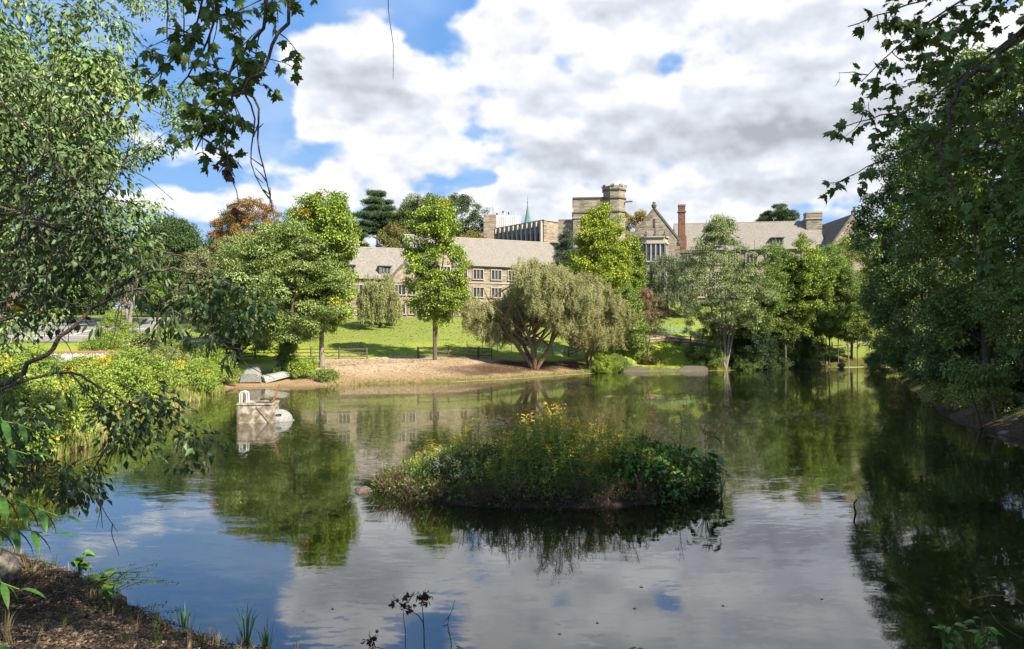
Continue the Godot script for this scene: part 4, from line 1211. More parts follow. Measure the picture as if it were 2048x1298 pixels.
func build_ground_cover() -> void:
	var r := RandomNumberGenerator.new()
	r.seed = 909
	var bit := Shape.new()
	leaf_at(bit, Vector3(-0.08, 0.012, 0), Vector3.RIGHT, Vector3.UP, 0.17, 0.10, 0.25)
	leaf_at(bit, Vector3(0.10, 0.012, 0.12), Vector3(0.6, 0.15, 0.7).normalized(), Vector3.UP, 0.12, 0.08, 0.3)
	var w := []
	var t := PackedColorArray()
	for k in 7000:
		var x := r.randf_range(-20.0, 12.0)
		var d := lerpf(65.5, 77.0, (x + 20.0) / 32.0) + r.randf_range(0.0, 16.0) * (0.6 + 0.4 * r.randf())
		var s := shore_distance(x, d)
		if s < 0.3 or s > 13.0: continue
		w.append(Transform3D(Basis(Vector3.UP, r.randf() * TAU).scaled(Vector3.ONE * r.randf_range(0.4, 1.1)), V(x, rise(x, d, s), d)))
		t.append(Color(0.16, 0.09, 0.05).lerp(Color(0.50, 0.37, 0.24), r.randf()))
	tag(copies("leaf_scraps", bit.mesh(), M.leaf, w, t, self), "scraps of leaf and bark scattered on the sandy shore", "leaf litter")
	w = []
	t = PackedColorArray()
	for k in 9000:
		var d := r.randf_range(80.0, 122.0)
		var x := r.randf_range(-48.0, 34.0)
		if lumps.get_noise_2d(x * 6.0, d * 6.0) < -0.05 and r.randf() < 0.6: continue
		var s := shore_distance(x, d)
		if s < 12.5 and x > -26.0 and x < 14.0 and r.randf() < 0.9: continue
		w.append(Transform3D(Basis(Vector3.UP, r.randf() * TAU).scaled(Vector3(1.6, r.randf_range(0.3, 0.7), 1.6)), V(x, rise(x, d, s) - 0.02, d)))
		t.append(Color(0.30, 0.37, 0.075).lerp(Color(0.42, 0.47, 0.12), r.randf()))
	tag(copies("lawn_grass", tuft_mesh(10, 0.2, 0.04, 6), M.leaf, w, t, self), "mown grass of the lawn rising to the college", "grass")

func lump(size: float, tall: float, sd: int) -> Shape:
	var s := Shape.new()
	var pts := []
	for r in 7:
		var row := []
		for c in 10:
			var e := -PI / 2 + PI * r / 6.0
			var a := TAU * c / 10.0
			var p := Vector3(cos(e) * cos(a), sin(e) * tall, cos(e) * sin(a))
			row.append(p * size * (1.0 + 0.45 * lumps.get_noise_3d(p.x * 20.0 + sd * 40, p.y * 20.0, p.z * 20.0)))
		pts.append(row)
	for r in 6:
		for c in 10:
			s.quad(pts[r][c], pts[r + 1][c], pts[r + 1][(c + 1) % 10], pts[r][(c + 1) % 10])
	return s

func upturned_boat(label: String, at: Vector2, turn: float, length: float, beam: float, depth: float) -> void:
	# keel up: hull strakes narrow to a blunt bow at -z, flat transom at +z
	var y := maxf(ground(at.x, at.y), 0.1)
	var o := thing("rowing_boat", label, "boat", V(at.x, y, at.y), turn, "upturned boats on the shore")
	o.rotation.x = 12 * DEG
	o.position.y += 0.12
	var rows := []
	var n := 9
	for k in n:
		var t := float(k) / (n - 1)
		var w := beam * 0.5 * (1.0 - pow(t, 3.0) * 0.62)
		var up := depth * (1.0 - 0.34 * t * t)
		var z := length * (0.5 - t)
		var row := []
		for q in [[-1.0, 0.0], [-0.97, 0.35], [-0.86, 0.72], [-0.62, 0.95], [0.0, 1.0], [0.62, 0.95], [0.86, 0.72], [0.97, 0.35], [1.0, 0.0]]:
			row.append(Vector3(q[0] * w, q[1] * up, z))
		rows.append(row)
	for e in 8:
		var s := Shape.new()
		for k in n - 1:
			s.quad(rows[k][e], rows[k][e + 1], rows[k + 1][e + 1], rows[k + 1][e])
		part("strake", s.mesh(), M.boat, o)
	var tr := Shape.new()
	for k in [0, n - 1]:
		for e in range(1, 8):
			tr.tri(rows[k][0], rows[k][e], rows[k][e + 1])
	part("transom", tr.mesh(), M.boat, o)
	var keel := Shape.new()
	for q in [-0.5, 0.0, 0.5]:
		keel.bar(Vector3(beam * 0.5 * q, depth * (1.0 if q == 0.0 else 0.965), length * 0.48), Vector3(beam * 0.5 * q * 0.6, depth * (0.68 if q == 0.0 else 0.66), -length * 0.48), 0.05, 0.05)
	part("keel", keel.mesh(), M.boat, o)
	var gun := Shape.new()
	for s2 in [0, 8]:
		for k in n - 1:
			gun.bar(rows[k][s2] + Vector3(0, 0.03, 0), rows[k + 1][s2] + Vector3(0, 0.03, 0), 0.07, 0.06)
	part("gunwale", gun.mesh(), M.boat_trim, o)

func pump_float() -> void:
	# weathered floating box with a swimming ladder, a white domed cover behind it and a board sticking up
	var o := thing("floating_dock_box", "weathered floating white wooden box with looped ladder rail in the pond", "dock", V(-13.5, 0.0, 38.6), 6 * DEG)
	var w := 1.72
	var dep := 1.5
	var h := 0.98
	for q in [["front_panel", Vector3(0, h / 2 - 0.12, dep / 2), Vector3(w, h + 0.24, 0.05)], ["back_panel", Vector3(0, h / 2 - 0.12, -dep / 2), Vector3(w, h + 0.24, 0.05)], ["side_panel", Vector3(-w / 2 - 0.026, h / 2 - 0.12, 0), Vector3(0.05, h + 0.24, dep)], ["side_panel", Vector3(w / 2 + 0.026, h / 2 - 0.12, 0), Vector3(0.05, h + 0.24, dep)]]:
		var s := Shape.new()
		s.box(q[1], q[2])
		part(q[0], s.mesh(), M.peeling if q[0] != "side_panel" or q[1].x > 0 else M.driftwood, o)
	var top := Shape.new()
	top.box(Vector3(-0.5, h - 0.03, 0), Vector3(0.72, 0.05, dep - 0.06))
	part("deck_board", top.mesh(), M.peeling, o)
	var lid := Shape.new()
	lid.box(Vector3(0.35, h + 0.02, -0.3), Vector3(0.95, 0.05, 0.8), Basis(Vector3.RIGHT, -0.12))
	part("hatch", lid.mesh(), M.brown_stone, o)
	var rim := Shape.new()
	for z in [-1, 1]:
		rim.box(Vector3(0, h + 0.02, z * (dep / 2 + 0.03)), Vector3(w + 0.1, 0.1, 0.08))
	rim.box(Vector3(w / 2 + 0.05, h + 0.02, 0), Vector3(0.08, 0.098, dep))
	part("rim", rim.mesh(), M.peeling, o)
	for x in [-0.3, 0.3]:
		var br := Shape.new()
		if x > 0:
			br.bar(Vector3(0.08, 0.86, dep / 2 + 0.05), Vector3(0.72, 0.04, dep / 2 + 0.05), 0.03, 0.05)
		else:
			br.bar(Vector3(-0.84, 0.06, dep / 2 + 0.05), Vector3(-0.55, 0.32, dep / 2 + 0.05), 0.025, 0.035)
		part("brace", br.mesh(), M.driftwood, o)
	for z in [0.12, -0.32]:
		var l := Shape.new()
		var pts := PackedVector3Array()
		var rad := PackedFloat32Array()
		pts.append(Vector3(-0.94, -0.2, z))
		pts.append(Vector3(-0.94, 1.32, z))
		for k in 9:
			var a := PI - PI * k / 8.0
			pts.append(Vector3(-0.76 + 0.18 * cos(a), 1.42 + 0.18 * sin(a), z))
		pts.append(Vector3(-0.58, 1.3, z))
		pts.append(Vector3(-0.58, h, z))
		for k in pts.size(): rad.append(0.035)
		l.tube(pts, rad, 8)
		part("ladder_rail", l.mesh(), M.white_metal, o)
	var brd := thing("loose_board", "brown board standing slanted out of the floating box", "board", V(-12.86, 0.0, 38.9))
	var b := Shape.new()
	b.bar(Vector3(0, 0.85, 0), Vector3(0.36, 1.95, -0.05), 0.05, 0.1)
	part("plank", b.mesh(), M.brown_wood, brd)
	var d := Shape.new()
	var prof := []
	for k in 9:
		var a := PI / 2 * k / 8.0
		prof.append([0.74 * cos(a), 0.62 * sin(a)])
	prof.insert(0, [0.82, -0.05])
	prof.insert(1, [0.82, 0.03])
	d.lathe(Vector3.ZERO, prof, 24)
	var dome := thing("pump_cover", "grey-white domed cover floating beside the weathered box", "cover", V(-12.55, 0.0, 39.0))
	part("dome", d.mesh(), M.dome_white, dome)
	var sl := Shape.new()
	for y in [0.36]:
		sl.bar(Vector3(0.06, y, sqrt(1.0 - y * y * 1.7) * 0.735), Vector3(0.34, y + 0.02, sqrt(1.0 - y * y * 1.7) * 0.66), 0.06, 0.10 if y < 0.4 else 0.05)
	part("vent", sl.mesh(), M.lead, dome)

# ------------------------------------------------------------------ the left side, the island, the near banks
func drape(x0: float, x1: float, d0: float, d1: float, nx: int, nd: int, lift: float, bend := 0.0) -> Shape:
	# a sheet that lies on the land; bend shifts it sideways along its length
	var g := Shape.new()
	for r in nd + 1:
		for q in nx + 1:
			var d := lerpf(d0, d1, float(r) / nd)
			var x := lerpf(x0, x1, float(q) / nx) + bend * pow((d - d0) / (d1 - d0), 2.0)
			g.v.append(V(x, ground(x, d) + lift, d))
	for r in nd:
		for q in nx:
			var k := r * (nx + 1) + q
			g.i.append_array(PackedInt32Array([k, k + nx + 1, k + nx + 2, k, k + nx + 2, k + 1]))
	return g

func build_left_side() -> void:
	structure("court_pavement", drape(-92.0, -51.0, 93.0, 117.0, 20, 24, 0.05), M.asphalt)
	for q in [[-90.0, -52.0, 98.0, 98.25], [-90.0, -52.0, 104.0, 104.25], [-90.0, -52.0, 110.0, 110.25], [-74.0, -73.7, 98.0, 110.0], [-60.0, -59.7, 98.0, 110.0]]:
		structure("court_line", drape(q[0], q[1], q[2], q[3], 20, 4, 0.07), M.white_paint)
	structure("curved_path", drape(-47.0, -44.0, 86.0, 97.0, 2, 14, 0.05, 9.0), M.path_grey)
	var cf := thing("court_fence", "tall thin dark wire fence with posts along the grey court", "fence", V(-86.0, 0.0, 92.5))
	for k in 9:
		var x := k * 4.2
		var y := ground(-86.0 + x, 92.5)
		var s := Shape.new()
		s.tube(PackedVector3Array([Vector3(x, y - 0.3, 0), Vector3(x, y + 3.0, 0)]), PackedFloat32Array([0.05, 0.05]), 6)
		part("post", s.mesh(), M.lead, cf)
		if k < 8:
			var w := Shape.new()
			var y2 := ground(-86.0 + x + 4.2, 92.5)
			for e in 8:
				w.bar(Vector3(x, y + 0.2 + e * 0.4, 0), Vector3(x + 4.2, y2 + 0.2 + e * 0.4, 0), 0.02, 0.025)
			part("wire_panel", w.mesh(), M.lead, cf)
	# storage container
	var c := thing("storage_container", "long white and blue container with rusty roof edge behind the left bank", "container", V(-36.6, ground(-36.6, 62.0) - 0.05, 62.0), 3 * DEG)
	var b := Shape.new()
	b.box(Vector3(0, 0.95, -1.2), Vector3(7.0, 1.7, 2.4))
	part("body", b.mesh(), M.white_metal, c)
	var rib := Shape.new()
	rib.box(Vector3.ZERO, Vector3(0.09, 1.6, 0.08))
	var rm := rib.mesh()
	for k in 16:
		part("rib", rm, M.white_metal, c, Vector3(-3.3 + k * 0.44, 0.98, 0.02))
	for k in 4:
		var p := Shape.new()
		p.box(Vector3(-2.2 + k * 1.75, 0.45, 0.035), Vector3(0.9, 0.68, 0.05))
		part("blue_panel", p.mesh(), M.blue_paint, c)
	var rf := Shape.new()
	rf.box(Vector3(0, 1.86, -1.2), Vector3(7.1, 0.13, 2.5))
	part("roof", rf.mesh(), M.brick_paint, c)
	var sk := Shape.new()
	sk.box(Vector3(0, 0.05, -1.2), Vector3(6.6, 0.3, 2.2))
	part("skid", sk.mesh(), M.lead, c)
	var v := thing("trailer", "small white and blue trailer at the far left behind the weeds", "trailer", V(-39.6, ground(-39.6, 55.5), 55.5))
	var vb := Shape.new()
	vb.box(Vector3(0, 0.95, -0.9), Vector3(2.8, 1.1, 1.8))
	part("body", vb.mesh(), M.white_metal, v)
	var vp := Shape.new()
	vp.box(Vector3(0.2, 0.75, 0.02), Vector3(1.6, 0.5, 0.05))
	part("blue_panel", vp.mesh(), M.blue_paint, v)
	for x in [-0.7, 0.7]:
		var w := Shape.new()
		w.lathe(Vector3.ZERO, [[0.0, -0.1], [0.28, -0.1], [0.34, -0.04], [0.34, 0.04], [0.28, 0.1], [0.0, 0.1]], 14)
		var o := part("wheel", w.mesh(), M.lead, v, Vector3(x, 0.34, -0.05))
		o.rotation.x = PI / 2
	# planting on the left bank: sunlit weeds and shrubs, the yellow bed, the wood behind
	var green := Color(0.16, 0.24, 0.035)
	var lime := Color(0.24, 0.315, 0.055)
	var gold := Color(0.50, 0.38, 0.03)
	grow({"called": "flower_bed_shrub", "label": "bright yellow flowering mound at the top of the grey court", "category": "shrub", "x": -79.0, "d": 118.5, "h": 1.9, "cb": 0.1, "prof": [[0, 3.0], [0.5, 3.2], [1, 1.2]], "wide": Vector2(1.5, 0.5), "trunk": 0.0, "spray": "bush", "cols": [gold, Color(0.75, 0.55, 0.03)], "tufts": 90, "per": 7, "tuft": 0.6, "size": 1.5})
	var list := [
		["tall leafy shrub on the left bank nearest the boats", -26.4, 63.0, 3.0, 2.4, green, lime, 0.0], ["rounded lime shrub left of the upturned boats", -25.6, 58.5, 1.7, 1.9, green, lime, 0.0], ["weedy lime thicket hanging over the left water's edge", -23.6, 52.5, 1.8, 1.8, green, lime, 0.05],
		["pinkish-tipped shrub behind the left bank thicket", -28.6, 56.5, 3.4, 2.6, Color(0.15, 0.20, 0.06), Color(0.26, 0.28, 0.09), 0.0], ["green thicket with yellow blossom on the left bank", -24.6, 46.5, 2.4, 2.2, green, lime, 0.03], ["dense goldenrod-dotted bush on the left bank", -22.6, 41.5, 2.1, 2.0, green, lime, 0.04],
		["broad shaded bush halfway along the left bank", -24.8, 37.0, 2.8, 2.5, Color(0.11, 0.18, 0.03), green, 0.1], ["yellow-flowered bush close to the left waterline", -20.2, 35.0, 1.7, 1.7, green, lime, 0.03], ["large bush under the near boughs on the left bank", -22.0, 30.5, 2.8, 2.6, green, lime, 0.04],
		["yellow-speckled bush at the left picture edge", -18.9, 27.0, 2.0, 1.9, green, lime, 0.07], ["low lime bush at the near end of the left bank", -17.6, 23.8, 1.6, 1.6, green, lime, 0.04], ["tall weeds beside the white container", -30.6, 58.0, 2.2, 2.4, green, lime, 0.1],
		["bushy screen in front of the container", -32.6, 53.0, 1.9, 2.4, green, Color(0.25, 0.30, 0.06), 0.15], ["shrub hiding the trailer's side", -33.5, 46.0, 2.3, 2.8, green, lime, 0.03], ["loose shrub below the curved path", -34.0, 74.0, 2.6, 2.6, green, lime, 0.0], ["bright shrub beyond the container", -40.0, 72.0, 3.4, 3.0, green, lime, 0.0], ["upright leafy shrub at the court's right corner", -49.5, 92.0, 4.6, 2.2, Color(0.14, 0.21, 0.04), lime, 0.0]]
	for q in list:
		grow({"called": "bank_shrub", "label": q[0], "category": "shrub", "group": "shrubs on the left bank", "x": q[1], "d": q[2], "h": q[3], "cb": 0.05, "prof": [[0, q[4]], [0.35, q[4] * 1.05], [0.75, q[4] * 0.7], [1, q[4] * 0.3]], "trunk": 0.03, "limbs": 10, "spray": "bush", "cols": [q[5], q[6], gold, q[7]], "tufts": 34 + int(q[4] * q[4] * 14), "per": 9, "tuft": 0.40, "rough": 0.55, "fill": 0.35})
	# grasses at the water's edge, uncountable
	var where := []
	var tints := PackedColorArray()
	var r := RandomNumberGenerator.new()
	r.seed = 88
	for k in 2600:
		var seg := r.randi_range(0, 5)
		var p := shore[seg].lerp(shore[seg + 1], r.randf()) + Vector2(r.randf_range(-1.8, 0.12), r.randf_range(-0.3, 0.3))
		where.append(Transform3D(Basis(Vector3.UP, r.randf() * TAU).scaled(Vector3.ONE * r.randf_range(0.6, 1.3)), V(p.x, maxf(ground(p.x, p.y), -0.02), p.y)))
		tints.append(Color(0.24, 0.27, 0.06).lerp(Color(0.42, 0.36, 0.16), r.randf()) if r.randf() < 0.6 else Color(0.18, 0.26, 0.04))
	for k in 1500:
		var seg := r.randi_range(9, 18)
		var p := shore[seg].lerp(shore[seg + 1], r.randf()) + Vector2(r.randf_range(-0.4, 0.2), r.randf_range(-0.1, 0.9))
		if seg < 13 and r.randf() < 0.75: continue
		where.append(Transform3D(Basis(Vector3.UP, r.randf() * TAU).scaled(Vector3.ONE * r.randf_range(0.4, 0.9)), V(p.x, maxf(ground(p.x, p.y), -0.02), p.y)))
		tints.append(Color(0.22, 0.27, 0.05).lerp(Color(0.34, 0.32, 0.12), r.randf()))
	copies("bank_grass", tuft_mesh(12, 0.5, 0.022, 5), M.leaf, where, tints, self)
	# duckweed rim on the still far water
	var dw := Shape.new()
	var rr := RandomNumberGenerator.new()
	rr.seed = 17
	for seg in range(11, 19):
		for k in 24:
			var a := shore[seg].lerp(shore[seg + 1], k / 24.0)
			var e := shore[seg].lerp(shore[seg + 1], (k + 1) / 24.0)
			var n1 := 0.5 + 0.9 * absf(lumps.get_noise_2d(a.x * 30.0, a.y * 30.0)) + (2.6 * smooth(40.0, 46.0, a.x))
			var n2 := 0.5 + 0.9 * absf(lumps.get_noise_2d(e.x * 30.0, e.y * 30.0)) + (2.6 * smooth(40.0, 46.0, e.x))
			dw.quad(V(a.x, 0.006, a.y + 0.4), V(e.x, 0.006, e.y + 0.4), V(e.x, 0.006, e.y - n2), V(a.x, 0.006, a.y - n1))
	var duck := single("duckweed", dw, M.duckweed, "pale green duckweed film along the far shore", "duckweed")
	duck.set_meta("kind", "stuff")
	# a wood closes the view behind the court and beyond the right bank
	var w2 := []
	var t2 := PackedColorArray()
	for k in 150:
		var x := r.randf_range(-230.0, -66.0)
		var d := r.randf_range(138.0, 200.0)
		if k > 95:
			x = r.randf_range(66.0, 200.0)
			d = r.randf_range(70.0, 190.0)
		elif k > 80:
			x = r.randf_range(-66.0, -44.0)
			d = r.randf_range(150.0, 190.0)
		var sc := r.randf_range(0.8, 1.35)
		w2.append(Transform3D(Basis(Vector3.UP, r.randf() * TAU).scaled(Vector3(sc, sc * r.randf_range(0.85, 1.15), sc)), V(x, ground(x, d), d)))
		t2.append(Color(0.05, 0.085, 0.03).lerp(Color(0.11, 0.16, 0.045), r.randf()))
	var wood := copies("distant_woodland", forest_crown(), M.leaf, w2, t2, self)
	tag(wood, "distant wood closing the view behind court and right bank", "woodland")

func forest_crown() -> ArrayMesh:
	# one whole far crown of leaf clumps down to the ground
	var r := RandomNumberGenerator.new()
	r.seed = 500
	var s := Shape.new()
	for k in 2600:
		var t := r.randf()
		var rad := 5.4 * sqrt(maxf(0.02, 1.0 - pow((t - 0.45) / 0.56, 2.0))) * pow(r.randf(), 0.35)
		var a := r.randf() * TAU
		rad *= 1.0 + 0.5 * lumps.get_noise_3d(cos(a) * 30.0, t * 60.0, sin(a) * 30.0)
		var p := Vector3(cos(a) * rad, 0.5 + t * 14.0, sin(a) * rad)
		leaf_at(s, p, (ball(r) + Vector3.DOWN * 0.3).normalized(), (Vector3.UP + ball(r)).normalized(), 0.62, 0.5)
	return s.mesh()

func tuft_mesh(n: int, tall: float, w: float, sd: int) -> ArrayMesh:
	var r := RandomNumberGenerator.new()
	r.seed = sd
	var s := Shape.new()
	for k in n:
		var a := r.randf() * TAU
		var out := Vector3(cos(a), 0, sin(a))
		var p := out * r.randf_range(0.0, 0.08)
		var h := tall * r.randf_range(0.6, 1.2)
		var lean := r.randf_range(0.1, 0.55)
		var side := out.cross(Vector3.UP) * w * 0.5
		var m := p + Vector3.UP * h * 0.6 + out * lean * h * 0.4
		var tip := p + Vector3.UP * h * (1.0 - lean * 0.35) + out * lean * h
		s.quad(p - side, p + side, m + side * 0.8, m - side * 0.8)
		s.tri(m - side * 0.8, m + side * 0.8, tip)
	return s.mesh()

func weed_mesh(tall: float, plume: bool, sd: int) -> Array:
	# a goldenrod: stem with narrow leaves, and its arching yellow plume as a second mesh
	var r := RandomNumberGenerator.new()
	r.seed = sd
	var s := Shape.new()
	var f := Shape.new()
	var bend := Vector3(r.randf_range(-1, 1), 0, r.randf_range(-1, 1)) * 0.22
	var at := func(t: float) -> Vector3: return Vector3(0, t * tall, 0) + bend * t * t * tall
	for k in 5:
		s.bar(at.call(k / 5.0), at.call((k + 1) / 5.0), 0.012, 0.012)
	for k in 46:
		var t := 0.12 + 0.86 * k / 46.0
		var a := k * 2.4
		var along := Vector3(cos(a), 0.35 - 0.5 * (1.0 - t), sin(a)).normalized()
		leaf_at(s, at.call(t), along, Vector3.UP, lerpf(0.20, 0.09, t), 0.026)
	if plume:
		for k in 8:
			var a := k * 2.2
			var t := 0.80 + 0.19 * k / 8.0
			var out := Vector3(cos(a), 0.55, sin(a)).normalized()
			for e in 7:
				var q: Vector3 = at.call(t) + out * 0.035 * (e + 1) - Vector3(0, 0.0016 * e * e, 0)
				leaf_at(f, q + ball(r) * 0.012, (Vector3.UP + ball(r)).normalized(), ball(r).normalized(), 0.042, 0.036)
	return [s.mesh(), f.mesh() if plume else null]

func build_island() -> void:
	# a low mound of dark earth and roots
	var g := Shape.new()
	var cx := 0.95
	var cd := 22.2
	var height := func(u: float, a: float) -> float: return (0.95 - 0.95 * pow(u, 2.2)) * (0.85 + 0.3 * lumps.get_noise_2d(cos(a) * 60.0, sin(a) * 60.0)) - 0.06
	var rows := 9
	var cols := 40
	for k in rows + 1:
		for c in cols:
			var u := float(k) / rows
			var a := TAU * c / cols
			var rag: float = 1.0 + 0.10 * lumps.get_noise_2d(cos(a) * 120.0 + 50.0, sin(a) * 120.0)
			g.v.append(V(cx + cos(a) * 5.15 * u * rag, height.call(u, a), cd + sin(a) * 3.1 * u * rag))
	for k in rows:
		for c in cols:
			var e := (c + 1) % cols
			g.i.append_array(PackedInt32Array([k * cols + c, (k + 1) * cols + c, (k + 1) * cols + e, k * cols + c, (k + 1) * cols + e, k * cols + e]))
	structure("island_ground", g, M.island_soil)
	var r := RandomNumberGenerator.new()
	r.seed = 61
	var spot := func(u: float, a: float) -> Vector3: return V(cx + cos(a) * 5.1 * u, height.call(u, a) - 0.04, cd + sin(a) * 3.05 * u)
	# goldenrod and its yellow plumes
	for kind in 3:
		var tall: float = [1.25, 1.5, 1.0][kind]
		var m := weed_mesh(tall, true, 300 + kind)
		var where := []
		var t1 := PackedColorArray()
		var t2 := PackedColorArray()
		for k in [170, 90, 190][kind]:
			var u := sqrt(r.randf()) * 0.88
			var a := r.randf() * TAU
			var p: Vector3 = spot.call(u, a)
			var mid: float = 1.18 - 0.78 * pow(absf(p.x - 1.2) / 4.6, 1.5)
			var b := Basis(Vector3.UP, r.randf() * TAU).rotated(Vector3(r.randf_range(-1, 1), 0, r.randf_range(-1, 1)).normalized(), r.randf_range(0.0, 0.55))
			where.append(Transform3D(b.scaled(Vector3.ONE * r.randf_range(0.62, 1.15) * mid), p))
			t1.append(Color(0.10, 0.175, 0.028).lerp(Color(0.22, 0.29, 0.05), r.randf()))
			t2.append(Color(0.48, 0.33, 0.025).lerp(Color(0.42, 0.39, 0.06), r.randf()))
		var o := copies("goldenrod", m[0], M.leaf, where, t1, self)
		tag(o, "green goldenrod stalks covering the island, " + ["middle height", "tallest", "shortest"][kind], "goldenrod")
		var few := where.size() * 9 / 20
		var q := copies("goldenrod_bloom", m[1], M.leaf, where.slice(0, few), t2.slice(0, few), self)
		tag(q, "yellow goldenrod plumes over the island, on the " + ["middle-height", "tallest", "shortest"][kind] + " stalks", "goldenrod")
	# undergrowth: leafy clumps, dead stems, vines on the right
	var w3 := []
	var t3 := PackedColorArray()
	for k in 900:
		var u := r.randf_range(0.35, 1.0)
		var a := r.randf() * TAU
		var p: Vector3 = spot.call(u, a)
		if r.randf() < 0.45 * smooth(0.8, 1.0, u) and p.x > -1.2: continue
		w3.append(Transform3D(Basis(Vector3.UP, r.randf() * TAU).scaled(Vector3.ONE * r.randf_range(0.5, 1.0)), p + Vector3(0, r.randf_range(0.02, 0.45), 0)))
		t3.append(Color(0.07, 0.13, 0.025).lerp(Color(0.18, 0.26, 0.05), r.randf()))
	tag(copies("undergrowth", SPRAY["bush1"], M.leaf, w3, t3, self), "low leafy undergrowth between the island's stalks", "undergrowth")
	var w4 := []
	var t4 := PackedColorArray()
	for k in 190:
		var a := r.randf_range(PI, TAU)
		var p: Vector3 = spot.call(r.randf_range(0.82, 1.02), a)
		var b := Basis(Vector3.UP, r.randf() * TAU).rotated(Vector3.RIGHT, r.randf_range(0.2, 1.5))
		w4.append(Transform3D(b.scaled(Vector3.ONE * r.randf_range(0.5, 1.1)), p + Vector3(0, r.randf_range(0.05, 0.4), 0.05)))
		t4.append(Color(0.10, 0.065, 0.04).lerp(Color(0.23, 0.165, 0.10), r.randf()))
	tag(copies("dead_stems", dead_twigs(), M.leaf, w4, t4, self), "tangle of brown dead stems along the island's near edge", "dead stems")
	var w5 := []
	var t5 := PackedColorArray()
	for k in 260:
		var a := r.randf_range(-0.9, 0.5)
		var p: Vector3 = spot.call(r.randf_range(0.55, 1.0), a)
		w5.append(Transform3D(Basis(Vector3.UP, r.randf() * TAU).scaled(Vector3.ONE * r.randf_range(0.6, 1.0)), p + Vector3(0, r.randf_range(0.1, 0.75), 0)))
		t5.append(Color(0.07, 0.15, 0.03).lerp(Color(0.14, 0.25, 0.04), r.randf()))
	tag(copies("island_vine", SPRAY["broad2"], M.leaf_gloss, w5, t5, self), "dark broad-leaved vine heaped over the island's right end", "vine")
	var w6 := []
	var t6 := PackedColorArray()
	for k in 70:
		var p := V(r.randfn(-1.55, 0.45), r.randf_range(0.75, 1.5), r.randfn(20.2, 0.4))
		w6.append(Transform3D(Basis(Vector3.UP, r.randf() * TAU).scaled(Vector3.ONE * 0.8), p))
		t6.append(Color(0.70, 0.70, 0.64))
	tag(copies("white_aster", aster_mesh(), M.leaf, w6, t6, self), "small white aster flowers on the island's left half", "aster")
	# scraps afloat on the still water
	var flake := Shape.new()
	leaf_at(flake, Vector3(-0.04, 0.004, 0), Vector3.RIGHT, Vector3.UP, 0.09, 0.05, 0.06)
	var w7 := []
	var t7 := PackedColorArray()
	for k in 420:
		var x := r.randf_range(-9.0, 20.0)
		var d := r.randf_range(10.5, 40.0)
		if k < 150:
			x = r.randf_range(17.0, 27.0)
			d = r.randf_range(30.0, 48.0)
		if lumps.get_noise_2d(x * 7.0, d * 7.0) < 0.05 or shore_distance(x, d) > -0.2: continue
		w7.append(Transform3D(Basis(Vector3.UP, r.randf() * TAU).scaled(Vector3.ONE * r.randf_range(0.4, 1.2)), V(x, 0.004, d)))
		t7.append(Color(0.30, 0.24, 0.10).lerp(Color(0.42, 0.40, 0.22), r.randf()))
	tag(copies("floating_leaves", flake.mesh(), M.leaf, w7, t7, self), "small fallen leaves floating on the pond", "leaf litter")
	broad_plant("taro_plant", "tall broad-leaved plant at the island's right tip", V(5.6, 0.15, 21.0), 1.75, 18, 0.36, 71)
	broad_plant("dock_plant", "clump of wide pale leaves trailing into water at the island's right end", V(5.9, 0.0, 20.4), 0.9, 10, 0.26, 72)
	for q in [["dark seed-head stalk above the island's right end", V(5.1, 0.3, 22.0), 2.0, 81], ["dark seed-head stalk nearest the broad-leaved plant", V(5.75, 0.25, 21.6), 1.6, 82], ["slender seed-head stalk over the island's middle right", V(3.6, 0.6, 23.0), 1.75, 83]]:
		seed_stalk(q[0], q[1], q[2], q[3])

func dead_twigs() -> ArrayMesh:
	var r := RandomNumberGenerator.new()
	r.seed = 9
	var s := Shape.new()
	for k in 9:
		var a := ball(r) * 0.15
		var b := a + Vector3(r.randf_range(-0.3, 0.3), r.randf_range(0.2, 0.8), r.randf_range(-0.3, 0.3))
		s.bar(a, (a + b) / 2 + ball(r) * 0.06, 0.010, 0.010)
		s.bar((a + b) / 2, b, 0.006, 0.006)
	return s.mesh()

func aster_mesh() -> ArrayMesh:
	var r := RandomNumberGenerator.new()
	r.seed = 11
	var s := Shape.new()
	for k in 6:
		var c := ball(r) * 0.14
		for e in 5:
			var a := TAU * e / 5.0
			leaf_at(s, c, Vector3(cos(a), 0.2, sin(a)).normalized(), Vector3.UP, 0.022, 0.014)
	return s.mesh()

func heart_leaf(length: float, width: float) -> ArrayMesh:
	# a broad blade with a drooping tip: base at the origin, along +y, face +z
	var s := Shape.new()
	var half := [Vector2(0, 0.06), Vector2(0.30, -0.08), Vector2(0.5, 0.10), Vector2(0.47, 0.36), Vector2(0.30, 0.66), Vector2(0.10, 0.9), Vector2(0, 1)]
	var lift := func(p: Vector2, sgn: float) -> Vector3: return Vector3(p.x * sgn * width, p.y * length, 0.25 * absf(p.x) * width - 0.30 * p.y * p.y * length)
	for sgn in [-1.0, 1.0]:
		for k in half.size() - 1:
			var spine: float = lerpf(0.06, 1.0, float(k) / half.size())
			s.quad(lift.call(half[k], sgn), lift.call(half[k + 1], sgn), lift.call(Vector2(0, lerpf(0.06, 1.0, float(k + 1) / half.size())), sgn), lift.call(Vector2(0, spine), sgn))
	return s.mesh()

